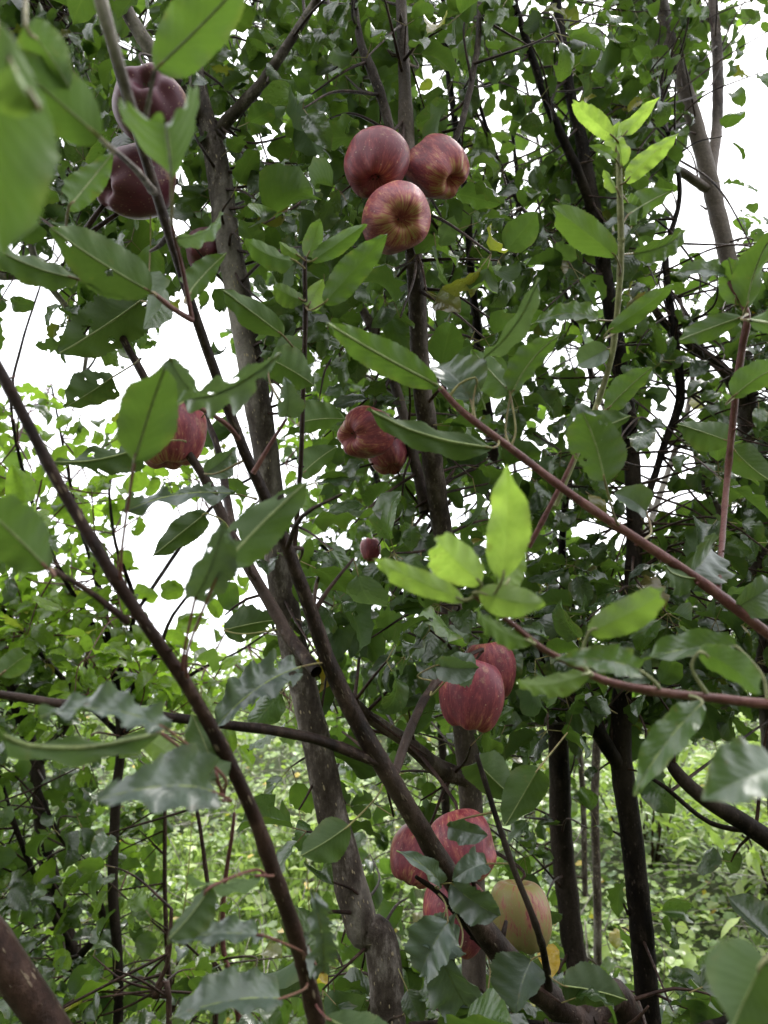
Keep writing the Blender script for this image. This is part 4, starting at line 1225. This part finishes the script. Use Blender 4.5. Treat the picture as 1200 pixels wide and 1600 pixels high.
RTREE = ANCH[:, 3].astype(int)
fillw = np.array([TREES[t]['fill'] for t in RTREE])


def grow(n_try, tree_mask, reach=(40, 150)):
    used = 0
    am = tree_mask[RTREE]
    A = ANCH[am]
    fw = fillw[am]
    for it in range(n_try):
        if it % 40 == 0:
            defi = np.clip(TAU - got, 0, None)
            s = defi.sum()
            if s < 6:
                break
            cum = np.cumsum(defi.ravel()) / s
        k = np.searchsorted(cum, rng.random())
        r, q = divmod(min(k, H * W - 1), W)
        gx, gy = tx[q] + rng.uniform(-12, 12), ty[r] + rng.uniform(-12, 12)
        d = np.hypot(A[:, 0] - gx, A[:, 1] - gy)
        for R_ in (reach[1], 260, 420):
            m = d < R_
            if m.any():
                break
        else:
            continue
        wgt = np.where(m, np.exp(-d / 70) * fw, 0)
        wgt /= wgt.sum()
        a = A[rng.choice(len(A), p=wgt)]
        T = TREES[int(a[3])]
        st = a[4:7]
        if gx < 300 and gy > 620 and a[5] < 1.4:
            continue
        if gx < 330 and 420 < gy < 900 and int(a[3]) != tG and rng.random() < .8:
            continue
        Yt = max(0.62 if int(a[3]) == tF else 0.85, a[5] + rng.normal(0, .16) * (1 + .25 * (a[5] - 1)))
        en = P(gx, gy, Yt)
        L = np.linalg.norm(en - st)
        if L > (.5 if gy < 1000 else .75) or en[2] < 0.15:
            continue
        mid = (st + en) / 2 + np.array([rng.normal(0, .07), rng.normal(0, .07), rng.uniform(-.05, .12)]) * L
        path = catmull([[*st, .0030], [*mid, .0022], [*en, .0013]], .018)
        if L > .04:
            tdir = unit(en - mid)
        else:
            tdir = unit(rng.normal(size=3) + [0, 0, .6])
        lo = 0
        for u_ in (.2, .4, .6, .8):
            mx, my, _ = proj(st + (en - st) * u_)
            r3, q3 = cell(mx, my)
            if 0 <= r3 < H and 0 <= q3 < W and TAU_FULL[r3, q3] < .62:
                lo += 1
        if lo and rng.random() < .3 * lo and L > .07:
            continue
        is_young = rng.random() < T['young']
        placed = 0
        nl = rng.integers(4, 8)
        spots = [(1.0, j) for j in range(nl)] + [(rng.uniform(.25, .95), j) for j in range(int(L / .05))]
        phi = rng.uniform(0, 6.28)
        for (s, j) in spots:
            i = min(len(path) - 1, int(s * (len(path) - 1)))
            bp = path[i, :3]
            phi += 2.4 + rng.normal(0, .3)
            u = unit(np.cross(tdir, [.2, .3, 1]))
            v = np.cross(tdir, u)
            out_ = np.cos(phi) * u + np.sin(phi) * v
            droop = rng.uniform(-.9, .35) if not is_young else rng.uniform(-.1, .9)
            dl = unit(out_ + tdir * rng.uniform(.1, .9) + np.array([0, 0, droop]) + rng.normal(0, .2, 3))
            nrm = unit(np.array([0, 0, 1.0]) + rng.normal(0, .42, 3) + (tdir * .4))
            if abs(dl @ nrm) > .93:
                nrm = unit(rng.normal(size=3))
            pet = dl * rng.uniform(.012, .03)
            base = bp + pet
            sz = max(.035, rng.normal(*T['size'])) * (rng.uniform(.6, .9) if s < 1 and rng.random() < .3 else 1)
            age = rng.normal(*T['age']) + (.22 if is_young else 0)
            dry = 1.0 if rng.random() < .0015 else (.35 if rng.random() < .02 else 0)
            if rng.random() < .05:
                age += .3
            tint = (min(1, max(0, age)), rng.random(), dry)
            if try_leaf(T, base, dl, nrm, sz, tint):
                placed += 1
                tube(T['twig'], [[*bp, .0008], [*(base + dl * .002), .0007]], sides=4, mat=1, cap=False)
        if placed and L > .02 and (placed >= 2 or L < .2):
            last = len(path)
            sx, sy, _ = proj(path[len(path) // 2, :3])
            tube(T['twig'], path[:last], sides=6, knots=.12)
            used += 1
    return used


nT = len(TREES)
farm = np.array([i in (tC, tD, tE, tG, tH, tI, tJ, tK) or i > tL for i in range(nT)])
nearm = np.array([i in (tA, tB, tF, tL, tK, tD) or i > tL for i in range(nT)])
sapm = np.array([i > tL or i in (tH,) for i in range(nT)])
TAU_FULL = TAU.copy()
TAU = TAU_FULL * .55
u1 = grow(2200, farm)
TAU = TAU_FULL
u2 = grow(900, nearm)
u3 = grow(1300, np.ones(nT, bool))
print('twigs', u1, u2, u3, 'leaf cover left', np.clip(TAU - got, 0, None).sum(), 'of', TAU.sum())
for T in TREES:
    if T['mb'].n:
        T['mb'].build('crown', M_LEAF, T['root'])
    if T['twig'].n:
        o = T['twig'].build('twigs', [M_RED if T['young'] else M_BROWN, M_PET], T['root'])
        o['kind'] = 'stuff'
        o.name = 'twig_spray'

# ------------------------------------------------------------------ ground
def height(x, y):
    h = np.clip((y - 1.6), 0, 6.6) * .235
    h = h + .05 * np.sin(x * 1.7 + y * .9) + .04 * np.sin(x * 3.1 - y * 2.3 + 1)
    h = h + np.clip(y - 8.2, 0, 30) * .02
    return h * np.clip((y + 3) / 4, 0, 1) + np.clip(-y - 1.2, 0, 9) * 1.15 + np.clip(-y - 10.2, 0, 60) * .25  # steep bank behind the camera is added, unseen, to block sky light


def mound(x, y):
    return .10 * np.clip(np.sin(x * 2.9 + 1.3 * np.sin(y * 1.7)) * np.sin(y * 3.3 + x), 0, 1) + .07 * np.clip(np.sin(x * 7.1 + y * 2) * np.sin(y * 8.3 - x * 2), 0, 1)


ys = np.concatenate([np.linspace(-40, 1, 42), np.linspace(1.3, 12, 70), np.geomspace(12.6, 320, 24)])
xs = np.concatenate([-np.geomspace(300, 7, 18), np.linspace(-6.5, 6.5, 66), np.geomspace(7, 300, 18)])
X, Y = np.meshgrid(xs, ys)
gm = MB()
Vg = np.stack([X, Y, height(X, Y)], -1).reshape(-1, 3)
idx = np.arange(X.size).reshape(X.shape)
gm.add(Vg, np.stack([idx[:-1, :-1], idx[:-1, 1:], idx[1:, 1:], idx[1:, :-1]], -1).reshape(-1, 4))
tag(gm.build('ground', M_SOIL), kind='structure')

# creeping cover
cm = MB()
N = 64000
yy = 2.3 + 8.7 * rng.random(N) ** 1.35
xx = (rng.random(N) * 2 - 1) * (yy * .62 + .6)
patch = np.sin(xx * 1.9 + 2) * np.sin(yy * 1.5 + .5)
for x, y, pt in zip(xx, yy, patch):
    if -1.35 < x < -.35 and 2.6 < y < 4.4 and rng.random() < .75:
        continue
    z = height(x, y) + mound(x, y) + rng.uniform(.02, .14)
    n = unit(np.array([0, -.25, 1]) + rng.normal(0, .42, 3))
    d = rng.normal(size=3)
    d[2] *= .3
    s = (.018 + .042 * rng.random() ** 1.6) * (1 + .04 * y)
    age = np.clip(.55 + .22 * pt + rng.normal(0, .2), 0, 1)
    put_leaf(cm, TPL_ROUND[rng.integers(8)], np.array([x, y, z]), unit(d), n, s, (age, rng.random(), .6 if rng.random() < .02 else 0))
cv = cm.build('ground_cover', M_COVER)
tag(cv, 'sprawling pale green round-leaved ground cover over the slope behind the trees', 'ground cover', kind='stuff')

ds = MB()
for _ in range(420):
    y = 2.6 + 4.5 * rng.random() ** 1.3
    x = (rng.random() * 2 - 1) * (y * .6 + .4)
    z = float(height(x, y))
    p = np.array([x, y, z + .02])
    hh = rng.uniform(.12, .42)
    q_ = p + np.array([rng.normal(0, .22), rng.normal(0, .15), hh])
    r_ = p + np.array([rng.normal(0, .4), rng.normal(0, .2), hh * rng.uniform(.3, 1.1)])
    tube(ds, catmull([[*p, .0028], [*q_, .002], [*r_, .001]], .05), sides=5, cap=False)
tag(ds.build('dead_stems', M_STICK), 'tangle of thin bleached dead stems woven through the low green cover', 'dead stems', kind='stuff')

# grass in the clearing
gr = MB()
bl = leaf_grid(4, 1, width=.06, fold=.2, curl=.5, seed=3, shape='lance')
bl = (np.array(bl[0]), bl[1], bl[2])
for _ in range(5200):
    x, y = rng.normal(-.85, .42), rng.uniform(2.3, 4.8)
    b = np.array([x, y, height(x, y)])
    d = unit(np.array([rng.normal(0, .35), rng.normal(0, .35), 1]))
    put_leaf(gr, bl, b, d, unit(rng.normal(size=3)), rng.uniform(.08, .2), (np.clip(rng.normal(.6, .15), 0, 1), rng.random(), 0))
tag(gr.build('grass', M_COVER), 'short bright green grass in the clearing behind the left saplings', 'grass', kind='stuff')


# ------------------------------------------------------------------ shrubs
def shrub(label, x, y, rx, h, n, size, tpls, age, mat=M_LEAF, group='shrubs behind the orchard', name='shrub', z0=None, stems=9):
    z = height(x, y) if z0 is None else z0
    root = empty(name, (x, y, z))
    tag(root, label, 'shrub', group)
    f, s = MB(), MB()
    tips = []
    for k in range(stems):
        a = rng.uniform(0, 6.28)
        rr = rx * math.sqrt(rng.random())
        tip = np.array([x + math.cos(a) * rr, y + math.sin(a) * rr, z + h * rng.uniform(.6, 1.0) * (1 - .35 * (rr / rx) ** 2)])
        p0 = np.array([x + math.cos(a) * rr * .2, y + math.sin(a) * rr * .2, z - .03])
        path = catmull([[*p0, .009], [*((p0 + tip) / 2 + rng.normal(0, .06, 3) * h), .006], [*tip, .002]], .06)
        tube(s, path, sides=6, knots=.1)
        tips.append(path)
    for _ in range(n):
        pth = tips[rng.integers(len(tips))]
        c = pth[int((.25 + .75 * rng.random() ** .7) * (len(pth) - 1)), :3]
        spread = rx * .34
        b = c + rng.normal(0, 1, 3) * np.array([spread, spread, spread * .7])
        if b[2] < z + .02:
            b[2] = z + rng.uniform(.02, .2)
        d = unit(unit(b - c) + np.array([0, 0, .3]) + rng.normal(0, .4, 3))
        put_leaf(f, tpls[rng.integers(len(tpls))], b, d, unit(np.array([0, 0, 1]) + rng.normal(0, .5, 3)), size * rng.uniform(.7, 1.3),
                 (np.clip(rng.normal(age, .14), 0, 1), rng.random(), .5 if rng.random() < .01 else 0))
    f.build('foliage', mat, root)
    s.build('stems', M_BROWN, root)
    return root


shrub('bright yellow-green shrub with long narrow leaves at the right edge behind the dark bough', 2.05, 4.1, .42, 1.15, 620, .11, TPL_LANCE, .85, M_COVER)
shrub('lower narrow-leaved shrub left of the brightest one, behind the black trunk', 1.5, 4.6, .35, .75, 420, .09, TPL_LANCE, .7, M_COVER)
SH = [(-4.6, 8.5, .9, 1.1, 'pale bushy shrub far left on the crest of the slope'), (-3.3, 9.3, .8, .8, 'low rounded shrub on the crest left of the sky gap'),
      (-2.2, 8.6, .7, .6, 'small pale shrub under the sky gap on the crest'), (-1.1, 9.4, .8, .8, 'light green shrub on the crest behind the pale trunk'),
      (.2, 8.8, .8, 1.0, 'leafy shrub on the crest in line with the centre trunk'), (1.5, 9.2, .9, 1.3, 'taller shrub on the crest between the dark trunks'),
      (2.8, 8.6, .9, 1.5, 'tall pale shrub on the crest right of the forked trunk'), (4.3, 9.0, 1.0, 1.7, 'tallest shrub on the crest at the far right')]
for (x, y, r, h, lab) in SH:
    shrub(lab, x, y, r, h, 1500, .085, TPL_SMALL, .62, M_COVER, stems=14)

# ------------------------------------------------------------------ dry sticks, rusty fern, weeds
SK = [((1.28, 3.1), (2.15, 3.25), .50, .78, 'long bleached stick leaning over the cover at lower right'),
      ((1.15, 3.0), (2.2, 3.4), .42, .62, 'thin grey stick lying lowest at lower right'),
      ((1.35, 3.35), (1.95, 3.0), .55, .66, 'short crooked grey stick crossing the long bleached one'),
      ((1.62, 2.95), (1.80, 3.05), .78, .38, 'thick broken grey stake standing at the right edge')]
for k, (a, b, za, zb, lab) in enumerate(SK):
    mb = MB()
    p, q = np.array([*a, za]), np.array([*b, zb])
    r = .011 if k == 3 else .005
    mid = (p + q) / 2 + rng.normal(0, .03, 3)
    tube(mb, catmull([[*p, r * .6], [*mid, r], [*q, r]], .03), sides=8, knots=.25, wob=.002)
    o = mb.build('dry_stick', M_STICK, origin=tuple(p))
    tag(o, lab, 'stick', 'dry sticks among the ground cover')

fr = MB()
for k in range(7):
    a = rng.uniform(-.6, .6)
    p0 = np.array([1.32, 3.0, .36])
    tip = p0 + np.array([rng.uniform(-.2, .26), rng.uniform(-.1, .1), rng.uniform(-.02, .10)])
    path = catmull([[*p0, .002], [*((p0 + tip) / 2 + [0, 0, .05]), .0015], [*tip, .001]], .008)
    tube(fr, path, sides=5)
    for i in range(2, len(path)):
        for s in (-1, 1):
            dd = unit(np.cross(path[i, :3] - path[i - 1, :3], [0, -.4, 1]) * s + (path[i, :3] - path[i - 1, :3]) * 3)
            put_leaf(fr, TPL_LANCE[i % 6], path[i, :3], dd, np.array([0, -.5, 1]), .032 * math.sin(math.pi * i / len(path)) + .01, (.3, rng.random(), .9))
m, nt = new_mat('rusty_fern')
q = NT(nt)
o_ = q.n('ShaderNodeOutputMaterial')
pb_ = q.n('ShaderNodeBsdfPrincipled')
q.l(q.mix(q.noise(q.n('ShaderNodeTexCoord').outputs['Object'], 60, 3), (0.10, 0.03, 0.012), (0.40, 0.13, 0.05)), pb_.inputs['Base Color'])
pb_.inputs['Roughness'].default_value = .8
q.l(pb_.outputs[0], o_.inputs['Surface'])
tag(fr.build('dead_fern', m, origin=(1.32, 3.0, .36)), 'rust-brown dead fern fronds beside the black trunk at the bottom right', 'fern')

# tall thin weeds in the clearing
for k, (x, y, h, lab) in enumerate([(-.62, 3.0, 1.15, 'tan thin weed stalk standing in the clearing left of the lichen limb'),
                                    (-.86, 3.4, .9, 'short weed stalk with lime leaves in the clearing'),
                                    (-.25, 3.1, .85, 'weed stalk with lime leaves right beside the pale trunk foot'),
                                    (.55, 3.3, .9, 'leafy weed stalk between the centre trunk and the dark trunk')]):
    z = float(height(x, y))
    root = empty('weed', (x, y, z))
    tag(root, lab, 'weed', 'tall weeds in the clearing')
    s, f = MB(), MB()
    path = catmull([[x, y, z - .03, .004], [x + rng.normal(0, .04), y, z + h * .5, .003], [x + rng.normal(0, .08), y, z + h, .0015]], .03)
    tube(s, path, sides=6)
    for i in range(5, len(path), 1):
        d = unit(np.array([rng.normal(), rng.normal(), .5]))
        put_leaf(f, TPL_SMALL[i % 8], path[i, :3], d, np.array([0, 0, 1.0]) + rng.normal(0, .3, 3), rng.uniform(.04, .075), (rng.uniform(.6, 1), rng.random(), 0))
    s.build('stalk', M_PET, root)
    f.build('foliage', M_COVER, root)
